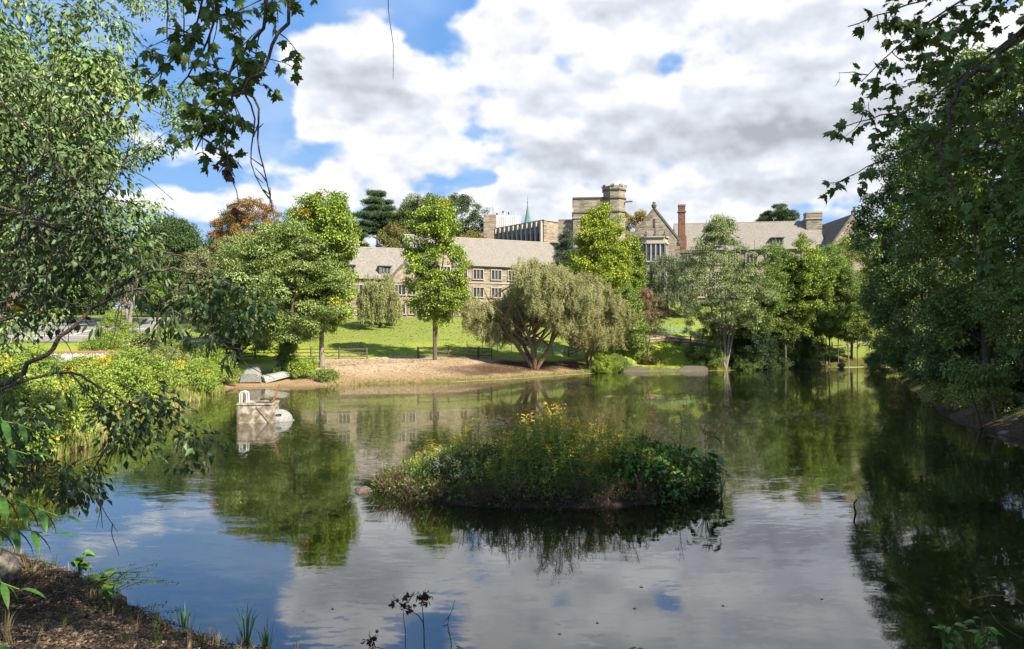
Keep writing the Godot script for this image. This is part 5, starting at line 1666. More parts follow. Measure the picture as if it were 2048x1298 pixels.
func broad_plant(called: String, label: String, at: Vector3, tall: float, n: int, size: float, sd: int, m := "broad_leaf") -> void:
	var r := RandomNumberGenerator.new()
	r.seed = sd
	var o := thing(called, label, "plant", at)
	var blade := heart_leaf(size, size * 0.85)
	for k in n:
		var a := r.randf() * TAU
		var out := Vector3(cos(a), 0, sin(a))
		var top := out * r.randf_range(0.05, 0.35) * tall * 0.8 + Vector3.UP * tall * r.randf_range(0.35, 1.0)
		var st := Shape.new()
		st.tube(PackedVector3Array([Vector3.ZERO, Vector3(top.x * 0.25, top.y * 0.55, top.z * 0.25), top]), PackedFloat32Array([0.013, 0.010, 0.006]), 5)
		part("stalk", st.mesh(), M.stalk, o)
		var along := (out * 0.9 + Vector3.UP * r.randf_range(-0.5, 0.5)).normalized()
		var side := along.cross(Vector3.UP).normalized()
		var leaf := part("leaf", blade, M[m], o)
		leaf.transform = Transform3D(Basis(side, along, side.cross(along)).scaled(Vector3.ONE * r.randf_range(0.7, 1.15)), top)

func seed_stalk(label: String, at: Vector3, tall: float, sd: int) -> void:
	var r := RandomNumberGenerator.new()
	r.seed = sd
	var o := thing("seed_stalk", label, "plant", at, 0.0, "seed stalks on the island")
	var s := Shape.new()
	var tip := Vector3(0.12, tall, 0)
	s.tube(PackedVector3Array([Vector3.ZERO, Vector3(0.02, tall * 0.6, 0), tip]), PackedFloat32Array([0.010, 0.008, 0.005]), 5)
	for k in 6:
		var f := Vector3(0.02, tall * (0.62 + 0.06 * k), 0)
		s.bar(f, f + Vector3(r.randf_range(-0.2, 0.2), 0.16, r.randf_range(-0.2, 0.2)), 0.006, 0.006)
	part("stem", s.mesh(), M.dead_stem, o)
	var h := Shape.new()
	for k in 9:
		var p := Vector3(r.randf_range(-0.14, 0.2), tall * r.randf_range(0.72, 1.03), r.randf_range(-0.14, 0.14))
		h.lathe(p, [[0.0, -0.02], [0.024, -0.01], [0.022, 0.015], [0.0, 0.025]], 6)
	part("seed_head", h.mesh(), M.dead_leaf, o)

# ------------------------------------------------------------------ boughs
func bough(wood: Shape, pts: Array, r0: float, r1: float, sd: int) -> PackedVector3Array:
	# a curved branch through points, a little crooked
	var r := RandomNumberGenerator.new()
	r.seed = sd
	var c := Curve3D.new()
	for k in pts.size():
		var t: Vector3 = (pts[mini(k + 1, pts.size() - 1)] - pts[maxi(k - 1, 0)]) * 0.18
		c.add_point(pts[k], -t, t)
	var n := maxi(6, int(c.get_baked_length() / 0.12))
	var p := PackedVector3Array()
	var rad := PackedFloat32Array()
	for k in n + 1:
		var t := float(k) / n
		p.append(c.sample_baked(c.get_baked_length() * t) + ball(r) * r0 * 0.6)
		rad.append(lerpf(r0, r1, pow(t, 0.8)))
	wood.tube(p, rad, 6)
	return p

func twigs(wood: Shape, line: PackedVector3Array, n: int, length: float, from: float, down: float, sd: int) -> Array:
	# side twigs; returns their points
	var r := RandomNumberGenerator.new()
	r.seed = sd
	var out := []
	for k in n:
		var i := int(lerpf(line.size() * from, line.size() - 1.0, r.randf()))
		var a: Vector3 = line[i]
		var dir := (ball(r).normalized() + Vector3.DOWN * down).normalized()
		var l := length * r.randf_range(0.5, 1.3)
		var p := PackedVector3Array([a])
		for e in 4:
			dir = (dir + ball(r) * 0.35 + Vector3.DOWN * down * 0.15).normalized()
			p.append(p[-1] + dir * l / 4.0)
		wood.tube(p, PackedFloat32Array([0.007, 0.006, 0.005, 0.004, 0.003]), 4)
		out.append(p)
	return out

func hang_leaves(o: Node3D, spots: Array, meshes: Array, mats: Array, size: Vector2, droop: float, sd: int) -> void:
	# each leaf a part of its own
	var r := RandomNumberGenerator.new()
	r.seed = sd
	for p in spots:
		var along := (Vector3.DOWN * droop + ball(r)).normalized()
		var face := (Vector3(0.1, 0.5, 0.75) + ball(r) * 0.9).normalized()
		var side := along.cross(face).normalized()
		var leaf := part("leaf", meshes[r.randi() % meshes.size()], M[mats[r.randi() % mats.size()]], o)
		var k := r.randf_range(size.x, size.y)
		leaf.transform = Transform3D(Basis(side, along, side.cross(along)).scaled(Vector3.ONE * k), p + along * 0.5 * k)

func along_twigs(tw: Array, per: int, sd: int, from := 0.3) -> Array:
	var r := RandomNumberGenerator.new()
	r.seed = sd
	var out := []
	for p in tw:
		for k in per:
			var t: float = lerpf(from, 1.0, r.randf()) * (p.size() - 1)
			var i := mini(int(t), p.size() - 2)
			out.append(p[i].lerp(p[i + 1], t - i) + ball(r) * 0.02)
	return out

func narrow_leaf() -> ArrayMesh:
	# a lance-shaped leaf in four facets, folded along its midrib and curving down; length 1
	var s := Shape.new()
	var st := [[0.0, 0.0, 0.0], [0.25, 0.10, -0.02], [0.5, 0.115, -0.09], [0.78, 0.075, -0.22], [1.0, 0.0, -0.38]]
	for sgn in [-1.0, 1.0]:
		for k in 4:
			var a: Array = st[k]
			var b: Array = st[k + 1]
			s.quad(Vector3(0, a[0], a[2]), Vector3(0, b[0], b[2]), Vector3(sgn * b[1], b[0], b[2] + b[1] * 0.35), Vector3(sgn * a[1], a[0], a[2] + a[1] * 0.35))
	s.bar(Vector3(0, -0.25, 0.02), Vector3(0, 0, 0), 0.02, 0.02)
	return s.mesh()

func build_boughs() -> void:
	var maple := [maple_leaf(0.5, 0.2), maple_leaf(0.9, 0.35), maple_leaf(0.25, 0.5), maple_leaf(1.3, 0.1)]
	var lance := [narrow_leaf()]
	# 1. the maple whose bough hangs into the top left
	var g1 := ground(-6.0, 1.0)
	var t1 := thing("maple_tree", "maple with one dark leafy bough hanging into the upper left sky", "tree", V(-6.0, g1, 1.0))
	var w1 := Shape.new()
	var base := Vector3(-6.0, g1, -1.0)
	var top := bough(w1, [Vector3(0, -0.2, 0), Vector3(0.2, 3.5, -0.4), Vector3(0.8, 7.0, -1.2), Vector3(1.2, 10.5, -1.6)], 0.24, 0.10, 1)
	var L := func(x: float, y: float, d: float) -> Vector3: return V(x, y, d) - base
	var b1 := bough(w1, [top[int(top.size() * 0.62)], L.call(-3.6, 9.0, 4.4), L.call(-2.4, 8.4, 5.6), L.call(-1.86, 7.42, 6.0), L.call(-1.97, 7.04, 6.0), L.call(-2.02, 6.84, 6.0), L.call(-2.17, 6.7, 6.0), L.call(-2.36, 6.58, 6.1)], 0.05, 0.012, 2)
	var b2 := bough(w1, [b1[int(b1.size() * 0.78)], L.call(-2.07, 7.2, 6.1), L.call(-2.22, 7.12, 6.2), L.call(-2.38, 6.9, 6.2), L.call(-2.55, 6.6, 6.3), L.call(-2.75, 6.2, 6.3)], 0.02, 0.006, 3)
	var b3 := bough(w1, [L.call(-2.6, 9.0, 5.6), L.call(-2.5, 7.6, 6.1), L.call(-2.55, 7.3, 6.2), L.call(-2.72, 7.0, 6.3), L.call(-2.9, 6.75, 6.3)], 0.022, 0.006, 4)
	var b9 := bough(w1, [b3[int(b3.size() * 0.55)], L.call(-2.8, 7.15, 6.3), L.call(-3.0, 6.95, 6.3), L.call(-3.2, 6.78, 6.3)], 0.012, 0.004, 15)
	var b4 := bough(w1, [b1[-2], L.call(-2.1, 6.55, 6.0), L.call(-2.10, 6.15, 6.0), L.call(-2.03, 5.9, 6.0), L.call(-1.96, 5.5, 6.0)], 0.011, 0.003, 5)
	var b5 := bough(w1, [b1[-2], L.call(-2.14, 6.4, 6.05), L.call(-2.18, 6.0, 6.05), L.call(-2.0, 5.72, 6.05)], 0.009, 0.003, 6)
	var b6 := bough(w1, [L.call(-2.9, 9.4, 5.0), L.call(-2.9, 7.6, 6.0), L.call(-2.86, 7.2, 6.0), L.call(-2.86, 7.06, 6.0)], 0.012, 0.006, 7)
	var b7 := bough(w1, [L.call(-0.7, 9.2, 4.4), L.call(-0.83, 7.5, 5.0), L.call(-0.86, 6.95, 5.0), L.call(-0.82, 6.6, 5.0), L.call(-0.82, 6.36, 5.0)], 0.008, 0.002, 8)
	bough(w1, [b1[int(b1.size() * 0.3)], L.call(-1.6, 9.3, 4.6), b7[0]], 0.02, 0.01, 12)
	bough(w1, [top[int(top.size() * 0.8)], L.call(-3.4, 9.8, 4.6), b6[0]], 0.03, 0.015, 13)
	bough(w1, [top[int(top.size() * 0.8)], L.call(-3.2, 9.6, 4.8), b3[0]], 0.03, 0.02, 14)
	var b8 := bough(w1, [b2[int(b2.size() * 0.7)], L.call(-2.45, 6.4, 6.2), L.call(-2.42, 6.0, 6.2), L.call(-2.32, 5.75, 6.2), L.call(-2.4, 5.62, 6.2)], 0.008, 0.003, 9)
	var spots := []
	for q in [[b2, 18, 0.42], [b3, 16, 0.45], [b1, 5, 0.30], [b9, 12, 0.36]]:
		spots += along_twigs(twigs(w1, q[0], q[1], q[2], 0.45, 0.5, 21 + spots.size()), 5, 31 + spots.size())
	spots += along_twigs(twigs(w1, b2, 10, 0.38, 0.1, 0.4, 27), 6, 37)
	twigs(w1, b4, 5, 0.12, 0.3, 0.3, 41)
	twigs(w1, b5, 4, 0.12, 0.3, 0.3, 42)
	var shriv := along_twigs(twigs(w1, b8, 5, 0.12, 0.5, 0.6, 43), 2, 44)
	part("trunk", w1.mesh(), M.bark, t1)
	hang_leaves(t1, spots, maple, ["maple_green", "maple_green", "maple_mid"], Vector2(0.07, 0.125), 0.55, 51)
	hang_leaves(t1, shriv, [maple[3]], ["dead_leaf"], Vector2(0.06, 0.10), 1.2, 52)
	canopy(t1, base, [[-4.5, 11.0, 2.0, 2.6], [-3.0, 11.5, 4.0, 2.2], [-0.5, 11.6, 3.6, 2.6], [1.2, 10.6, 5.2, 2.3], [2.6, 12.2, 2.6, 2.6], [3.0, 11.2, 0.4, 2.6], [4.2, 10.9, 4.2, 2.3]], 1150, "maple", Color(0.08, 0.14, 0.03), Color(0.13, 0.20, 0.04), 53)  # outer balls hang unseen overhead, added to shade the near left bank

	# 2. the maple whose boughs reach in at the top right
	var g2 := ground(9.5, 5.0)
	var base2 := Vector3(9.5, g2, -5.0)
	var t2 := thing("maple_tree", "dark maple reaching in over the upper right corner with jagged leaves against the cloud", "tree", base2)
	var w2 := Shape.new()
	var R := func(x: float, y: float, d: float) -> Vector3: return V(x, y, d) - base2
	var top2 := bough(w2, [Vector3(0, -0.2, 0), Vector3(-0.3, 4.0, -0.8), Vector3(-0.6, 8.0, -1.4), Vector3(-0.8, 13.0, -1.2)], 0.30, 0.10, 60)
	var c1 := bough(w2, [top2[int(top2.size() * 0.5)], R.call(7.2, 8.6, 7.4), R.call(6.0, 8.3, 8.0), R.call(5.3, 7.6, 8.0), R.call(4.95, 7.35, 8.0), R.call(4.78, 6.9, 8.0), R.call(4.74, 6.55, 8.0), R.call(4.86, 6.2, 8.0)], 0.075, 0.02, 61)
	var c2 := bough(w2, [c1[int(c1.size() * 0.66)], R.call(4.6, 7.2, 8.1), R.call(4.2, 7.1, 8.2), R.call(3.85, 6.98, 8.2), R.call(3.6, 6.9, 8.2)], 0.022, 0.004, 62)
	var c3 := bough(w2, [top2[int(top2.size() * 0.5)], R.call(7.0, 7.6, 7.4), R.call(5.6, 7.0, 8.0), R.call(4.7, 6.75, 8.2), R.call(4.1, 6.55, 8.3), R.call(3.75, 6.35, 8.3), R.call(3.62, 6.33, 8.3)], 0.04, 0.004, 63)
	var c4 := bough(w2, [top2[int(top2.size() * 0.66)], R.call(6.6, 9.2, 7.6), R.call(5.2, 8.6, 8.0), R.call(4.4, 8.3, 8.2), R.call(3.8, 8.1, 8.2)], 0.045, 0.006, 64)
	var c5 := bough(w2, [c4[int(c4.size() * 0.6)], R.call(4.8, 8.2, 8.2), R.call(4.3, 7.8, 8.3), R.call(4.0, 7.5, 8.3)], 0.018, 0.005, 65)
	var c6 := bough(w2, [c3[int(c3.size() * 0.5)], R.call(4.9, 6.5, 8.2), R.call(4.6, 6.3, 8.2), R.call(4.25, 6.1, 8.2)], 0.012, 0.004, 66)
	var c7 := bough(w2, [top2[int(top2.size() * 0.4)], R.call(7.4, 6.4, 7.4), R.call(6.3, 5.6, 7.6), R.call(5.7, 5.0, 7.8), R.call(5.3, 4.5, 7.9)], 0.035, 0.006, 67)
	spots = []
	for q in [[c4, 17, 0.40], [c5, 16, 0.36], [c1, 14, 0.45], [c7, 8, 0.4]]:
		spots += along_twigs(twigs(w2, q[0], q[1], q[2], 0.5, 0.35, 71 + spots.size()), 5, 81 + spots.size())
	var sparse := along_twigs(twigs(w2, c2, 6, 0.2, 0.35, 0.3, 91), 2, 92)
	sparse += along_twigs(twigs(w2, c3, 7, 0.2, 0.6, 0.3, 93), 2, 94)
	for line in [c2, c3, c4, c6]:
		sparse += along_twigs([line.slice(line.size() - 4)], 5, 98 + line.size(), 0.0)
	sparse.append(R.call(3.6, 6.25, 8.3))
	part("trunk", w2.mesh(), M.bark, t2)
	hang_leaves(t2, spots, maple, ["maple_green", "maple_green", "maple_mid"], Vector2(0.075, 0.135), 0.5, 95)
	hang_leaves(t2, sparse, maple, ["maple_green"], Vector2(0.09, 0.15), 0.7, 96)
	canopy(t2, base2, [[5.3, 8.2, 8.6, 1.05], [4.9, 7.4, 9.0, 0.75], [6.4, 9.0, 8.4, 1.6], [6.2, 7.6, 9.0, 1.3], [6.2, 6.2, 9.2, 1.1], [7.6, 11.0, 6.5, 2.6], [9.0, 12.5, 4.0, 3.0], [6.0, 13.5, 3.0, 2.6], [8.4, 9.6, 8.0, 2.0], [7.2, 5.6, 8.6, 1.3]], 620, "maple", Color(0.07, 0.125, 0.025), Color(0.13, 0.20, 0.04), 97)

	# 3. the tree whose low boughs droop across the left
	var base3 := Vector3(-9.6, ground(-9.6, 8.2), -8.2)
	var t3 := thing("boxelder_tree", "shaded tree with low limbs drooping across the left bank view", "tree", base3)
	var w3 := Shape.new()
	var K := func(x: float, y: float, d: float) -> Vector3: return V(x, y, d) - base3
	var top3 := bough(w3, [Vector3(0, -0.2, 0), Vector3(0.3, 2.0, -0.2), Vector3(0.2, 5.0, -0.4), Vector3(0.6, 9.0, -0.8)], 0.2, 0.06, 100)
	var e1 := bough(w3, [top3[int(top3.size() * 0.14)], K.call(-7.4, 3.5, 9.0), K.call(-6.75, 3.9, 9.4), K.call(-6.2, 4.3, 9.5), K.call(-5.5, 5.0, 9.6), K.call(-4.95, 5.38, 9.6), K.call(-4.3, 5.45, 9.7), K.call(-3.7, 5.25, 9.8)], 0.075, 0.010, 101)
	var e2 := bough(w3, [e1[int(e1.size() * 0.35)], K.call(-6.0, 4.1, 9.4), K.call(-5.4, 3.95, 9.4), K.call(-4.8, 3.6, 9.4), K.call(-4.2, 3.3, 9.4)], 0.03, 0.006, 102)
	var e3 := bough(w3, [e1[int(e1.size() * 0.7)], K.call(-4.7, 5.2, 9.2), K.call(-4.2, 4.9, 9.0), K.call(-3.7, 4.6, 9.0), K.call(-3.45, 4.35, 9.0)], 0.022, 0.005, 103)
	var e4 := bough(w3, [top3[int(top3.size() * 0.2)], K.call(-7.6, 4.2, 9.0), K.call(-7.0, 4.0, 9.0), K.call(-6.3, 3.2, 9.0), K.call(-5.6, 2.9, 9.0)], 0.035, 0.006, 104)
	var e5 := bough(w3, [top3[int(top3.size() * 0.5)], K.call(-7.6, 6.6, 9.4), K.call(-6.6, 6.2, 9.8), K.call(-5.4, 5.9, 10.0), K.call(-4.4, 5.6, 10.0), K.call(-3.6, 5.0, 10.0)], 0.05, 0.006, 105)
	var e6 := bough(w3, [top3[int(top3.size() * 0.3)], K.call(-7.8, 5.0, 9.0), K.call(-6.9, 5.4, 9.4), K.call(-6.2, 6.2, 9.6), K.call(-5.6, 7.2, 9.8)], 0.04, 0.008, 106)
	var e7 := bough(w3, [e2[int(e2.size() * 0.5)], K.call(-5.1, 3.4, 9.2), K.call(-5.3, 2.9, 9.2), K.call(-5.25, 2.5, 9.2), K.call(-5.0, 2.1, 9.2)], 0.012, 0.004, 107)
	spots = []
	for q in [[e2, 12, 0.30], [e3, 12, 0.32], [e4, 9, 0.34], [e1, 9, 0.32], [e5, 10, 0.36]]:
		spots += along_twigs(twigs(w3, q[0], q[1], q[2], 0.45, 0.8, 111 + spots.size()), 6, 121 + spots.size(), 0.5)
	# dark leafless tangle against the sunlit tree behind
	for q in [[[-6.6, 7.9, 8.6], [-5.9, 7.3, 8.4], [-5.3, 6.6, 8.4], [-4.7, 5.6, 8.4]], [[-6.4, 7.2, 8.6], [-5.6, 7.0, 8.5], [-4.9, 7.2, 8.5], [-4.3, 7.1, 8.5]], [[-6.4, 6.4, 8.6], [-5.6, 6.5, 8.4], [-4.9, 6.2, 8.4], [-4.2, 6.15, 8.4]], [[-6.2, 6.0, 8.6], [-5.5, 5.9, 8.4], [-5.0, 5.4, 8.4], [-4.5, 4.9, 8.4]], [[-6.0, 5.0, 8.6], [-5.7, 5.8, 8.4], [-5.4, 6.8, 8.4], [-5.3, 7.9, 8.4]], [[-6.0, 4.8, 8.6], [-5.3, 5.5, 8.4], [-4.6, 6.4, 8.4], [-4.4, 6.9, 8.4]]]:
		var arc := bough(w3, [top3[int(top3.size() * 0.45)]] + q.map(func(v): return K.call(v[0], v[1], v[2])), 0.022, 0.004, 160 + int(q[0][1] * 10))
		twigs(w3, arc, 14, 0.7, 0.3, 0.15, 161 + int(q[0][1] * 10))
	twigs(w3, e7, 12, 0.45, 0.2, 0.9, 141)
	twigs(w3, e5, 16, 0.7, 0.3, 0.7, 142)
	twigs(w3, e6, 18, 0.8, 0.2, 0.1, 143)
	twigs(w3, e3, 14, 0.6, 0.2, 0.9, 144)
	twigs(w3, e1, 24, 0.8, 0.3, 0.5, 145)
	part("trunk", w3.mesh(), M.bark, t3)
	hang_leaves(t3, spots.slice(0, 300), lance, ["boxelder_leaf", "boxelder_leaf", "boxelder_pale"], Vector2(0.12, 0.19), 1.3, 151)
	canopy(t3, base3, [[-5.9, 6.3, 10.0, 0.8], [-6.6, 5.4, 10.0, 0.7], [-7.0, 7.6, 10.2, 1.2], [-6.2, 3.3, 9.2, 0.42], [-4.9, 3.45, 9.3, 0.4], [-3.9, 4.75, 9.2, 0.4], [-4.3, 3.15, 9.3, 0.32], [-6.6, 2.9, 9.2, 0.35], [-5.6, 2.75, 9.2, 0.30], [-3.7, 5.0, 9.6, 0.45], [-5.3, 5.6, 9.8, 0.4]], 330, "near", Color(0.06, 0.11, 0.035), Color(0.12, 0.18, 0.07), 152)

	# 4. the pale sunlit tree filling the upper left
	grow({"called": "boxelder_tree", "label": "tall sunlit pale green tree filling the upper left corner", "x": -13.4, "d": 16.5, "h": 15.5, "cb": 4.2, "prof": [[0, 4.4], [0.3, 6.9], [0.6, 6.4], [0.85, 4.4], [1, 1.2]], "wide": Vector2(1.05, 0.85), "lean": Vector2(0.4, 0), "trunk": 0.22, "stems": [Vector3(-0.8, 0, 0), Vector3(1.6, 0, 0.5)], "limbs": 60, "spray": "near", "cols": [Color(0.09, 0.16, 0.04), Color(0.25, 0.33, 0.12)], "tufts": 470, "per": 8, "tuft": 0.42, "flat": 0.9, "hang": true, "rough": 0.6, "gap": -0.05, "fill": 0.36})

func canopy(o: Node3D, base: Vector3, balls: Array, n: int, kind: String, c1: Color, c2: Color, sd: int) -> void:
	# clumps of leaves filling rough balls: [x, y, d, radius] in the place's own axes
	var r := RandomNumberGenerator.new()
	r.seed = sd
	var total := 0.0
	for b in balls: total += b[3] * b[3]
	var where := [[], [], []]
	var tints := [PackedColorArray(), PackedColorArray(), PackedColorArray()]
	for b in balls:
		for k in int(n * b[3] * b[3] / total) + 4:
			var p: Vector3 = V(b[0], b[1], b[2]) - base + ball(r) * b[3]
			if lumps.get_noise_3d(p.x * 60.0, p.y * 60.0, p.z * 60.0) < -0.18: continue
			var e := r.randi() % 3
			where[e].append(Transform3D(Basis(Vector3.UP, r.randf() * TAU).rotated(Vector3.RIGHT, r.randf_range(-0.4, 0.4)).scaled(Vector3.ONE * r.randf_range(0.75, 1.1)), p))
			tints[e].append(c1.lerp(c2, r.randf()))
	for e in 3:
		if where[e].size(): copies("foliage", SPRAY[kind + str(e)], M.leaf, where[e], tints[e], o)

func build_right_bank() -> void:
	var dark := Color(0.10, 0.155, 0.035)
	var mid := Color(0.20, 0.27, 0.06)
	var list := [
		["tall leafy tree standing behind the right bank, left edge of the dark mass", "maple_tree", 35.5, 62.0, 22.0, 3.0, 4.6, dark, Color(0.12, 0.18, 0.055)], ["big dark tree halfway along the right bank", "maple_tree", 29.5, 45.0, 21.0, 3.2, 5.0, dark, mid], ["dark tree above the bare right bank", "maple_tree", 28.5, 35.0, 20.0, 4.6, 5.0, dark, mid],
		["tree with ivy-dark crown at the right picture edge", "maple_tree", 26.5, 27.5, 19.0, 4.6, 5.0, dark, mid], ["tree farther back behind the right bank row", "maple_tree", 42.0, 74.0, 21.0, 2.0, 5.0, dark, mid], ["backmost tree of the right bank beside the fence end", "maple_tree", 53.0, 90.0, 18.0, 1.5, 5.0, mid, Color(0.13, 0.18, 0.05)],
		["broad shade tree outside the right bank curve", "maple_tree", 37.0, 36.0, 21.0, 2.5, 6.0, dark, mid], ["shade tree on the near right bank", "maple_tree", 25.0, 17.0, 21.0, 4.0, 6.0, dark, mid], ["tall shade tree by the near right corner of the pond", "maple_tree", 17.5, 10.0, 21.5, 5.0, 6.0, dark, mid], ["shade tree behind the viewer to the right", "maple_tree", 13.5, 2.0, 20.0, 6.0, 5.5, dark, mid]]
	for q in list:
		grow({"called": q[1], "label": q[0], "group": "trees of the right bank", "x": q[2], "d": q[3], "h": q[4], "cb": q[5], "prof": [[0, q[6] * 0.75], [0.3, q[6]], [0.7, q[6] * 0.9], [0.9, q[6] * 0.55], [1, q[6] * 0.2]], "trunk": 0.26, "stems": [Vector3(-0.9, 0, 0), Vector3(0.9, 0, 0.4)], "limbs": 34, "spray": "broad", "cols": [q[7], q[8]], "tufts": 420, "per": 8, "tuft": 0.68, "rough": 0.42, "gap": 0.2, "fill": 0.36})
	var shrubs := [
		["dark leafy thicket overhanging the far right bank", 38.5, 66.0, 6.0, 3.0], ["thicket at the foot of the right bank row", 33.6, 55.0, 5.6, 2.8], ["drooping shrub above the bare right bank", 30.2, 48.0, 5.0, 2.6], ["thicket behind the bare right bank", 30.6, 41.0, 4.6, 2.6], ["shaded shrub beside the leaning stems", 29.0, 36.0, 3.0, 2.0], ["low green ground shrub by the right waterline", 24.6, 31.6, 1.3, 1.3], ["dark thicket at the right picture edge", 27.6, 29.5, 3.6, 2.0], ["far thicket closing the right bank", 46.0, 80.0, 6.0, 3.6], ["pale-leaved shrub where the fence meets the right bank", 49.0, 92.0, 6.4, 3.4]]
	for q in shrubs:
		grow({"called": "bank_shrub", "label": q[0], "category": "shrub", "group": "shrubs on the right bank", "x": q[1], "d": q[2], "h": q[3], "cb": 0.1, "prof": [[0, q[4] * 0.9], [0.4, q[4]], [0.8, q[4] * 0.7], [1, q[4] * 0.25]], "trunk": 0.05, "limbs": 14, "spray": "fine", "cols": [dark, Color(0.11, 0.16, 0.05)], "tufts": 40 + int(q[4] * q[4] * 14), "per": 8, "tuft": 0.5, "rough": 0.5, "fill": 0.38})
	for q in [["low yellow-green weeds on the bare right bank, upper end", 29.0, 48.5, 1.3, 1.7], ["low yellow-green weeds on the bare right bank, middle", 26.4, 42.0, 1.1, 1.5], ["low yellow-green weeds on the bare right bank, lower end", 25.2, 37.6, 0.9, 1.2]]:
		grow({"called": "bank_weed", "label": q[0], "category": "weed", "group": "weeds on the right bank", "x": q[1], "d": q[2], "h": q[3], "cb": 0.05, "prof": [[0, q[4]], [0.5, q[4] * 0.9], [1, q[4] * 0.3]], "trunk": 0.0, "spray": "bush", "cols": [Color(0.17, 0.21, 0.05), Color(0.30, 0.32, 0.08)], "tufts": 40, "per": 7, "tuft": 0.35, "rough": 0.6})
	# leaning young stems on the right bank
	var said := ["longest leaning stem on the right bank, bending over the shore", "straighter stem just behind the longest leaning stem", "short dark stem slanting over the right waterline", "thin pale stem beside the short dark one", "stem at the right edge under the dark thicket"]
	var at := [[24.2, 33.0, -2.6, 5.2], [25.4, 33.6, -1.6, 6.0], [22.9, 35.4, -0.9, 2.6], [23.9, 35.8, -0.7, 2.4], [25.4, 31.6, 1.0, 6.0]]
	for k in 5:
		var o := thing("leaning_stem", said[k], "tree", V(at[k][0], ground(at[k][0], at[k][1]) - 0.05, at[k][1]), 0.0, "leaning stems on the right bank")
		var s := Shape.new()
		var line := bough(s, [Vector3.ZERO, Vector3(at[k][2] * 0.25, at[k][3] * 0.35, 0), Vector3(at[k][2] * 0.7, at[k][3] * 0.75, 0.1), Vector3(at[k][2], at[k][3], 0.2)], 0.10 if k < 2 else 0.07, 0.03, 170 + k)
		twigs(s, line, 9, 0.8, 0.4, -0.1, 180 + k)
		part("trunk", s.mesh(), M.bark_pale if k % 2 else M.bark, o)
		var top: Vector3 = line[-1]
		var p := o.position
		canopy(o, Vector3.ZERO + p - p, [[top.x, top.y, -top.z, 0.9], [top.x * 0.7, top.y * 0.8, -top.z, 0.7]], 50, "fine", dark, mid, 190 + k)
	# fallen leaves on the right bank and the near bank, uncountable
	var r := RandomNumberGenerator.new()
	r.seed = 404
	var leaf := Shape.new()
	leaf_at(leaf, Vector3(-0.04, 0.006, 0), Vector3.RIGHT, Vector3.UP, 0.09, 0.055, 0.25)
	leaf_at(leaf, Vector3(0.03, 0.004, 0.05), Vector3(0.5, 0.1, 0.8).normalized(), Vector3.UP, 0.07, 0.04, 0.3)
	var w := []
	var t := PackedColorArray()
	for k in 17000:
		var x := r.randf_range(-11.0, -1.5)
		var d := r.randf_range(7.0, 15.5)
		if k > 13500:
			x = r.randf_range(22.5, 30.0)
			d = r.randf_range(30.0, 46.0)
		var y := ground(x, d)
		if y < 0.05: continue
		w.append(Transform3D(Basis(Vector3.UP, r.randf() * TAU).rotated(Vector3.RIGHT, r.randf_range(-0.6, 0.6)).scaled(Vector3.ONE * r.randf_range(0.35, 0.85)), V(x, y + 0.008, d)))
		t.append(Color(0.055, 0.036, 0.024).lerp(Color(0.24, 0.175, 0.115), pow(r.randf(), 1.7)))
	tag(copies("fallen_leaves", leaf.mesh(), M.leaf, w, t, self), "brown fallen leaves strewn over the near and right banks", "leaf litter")

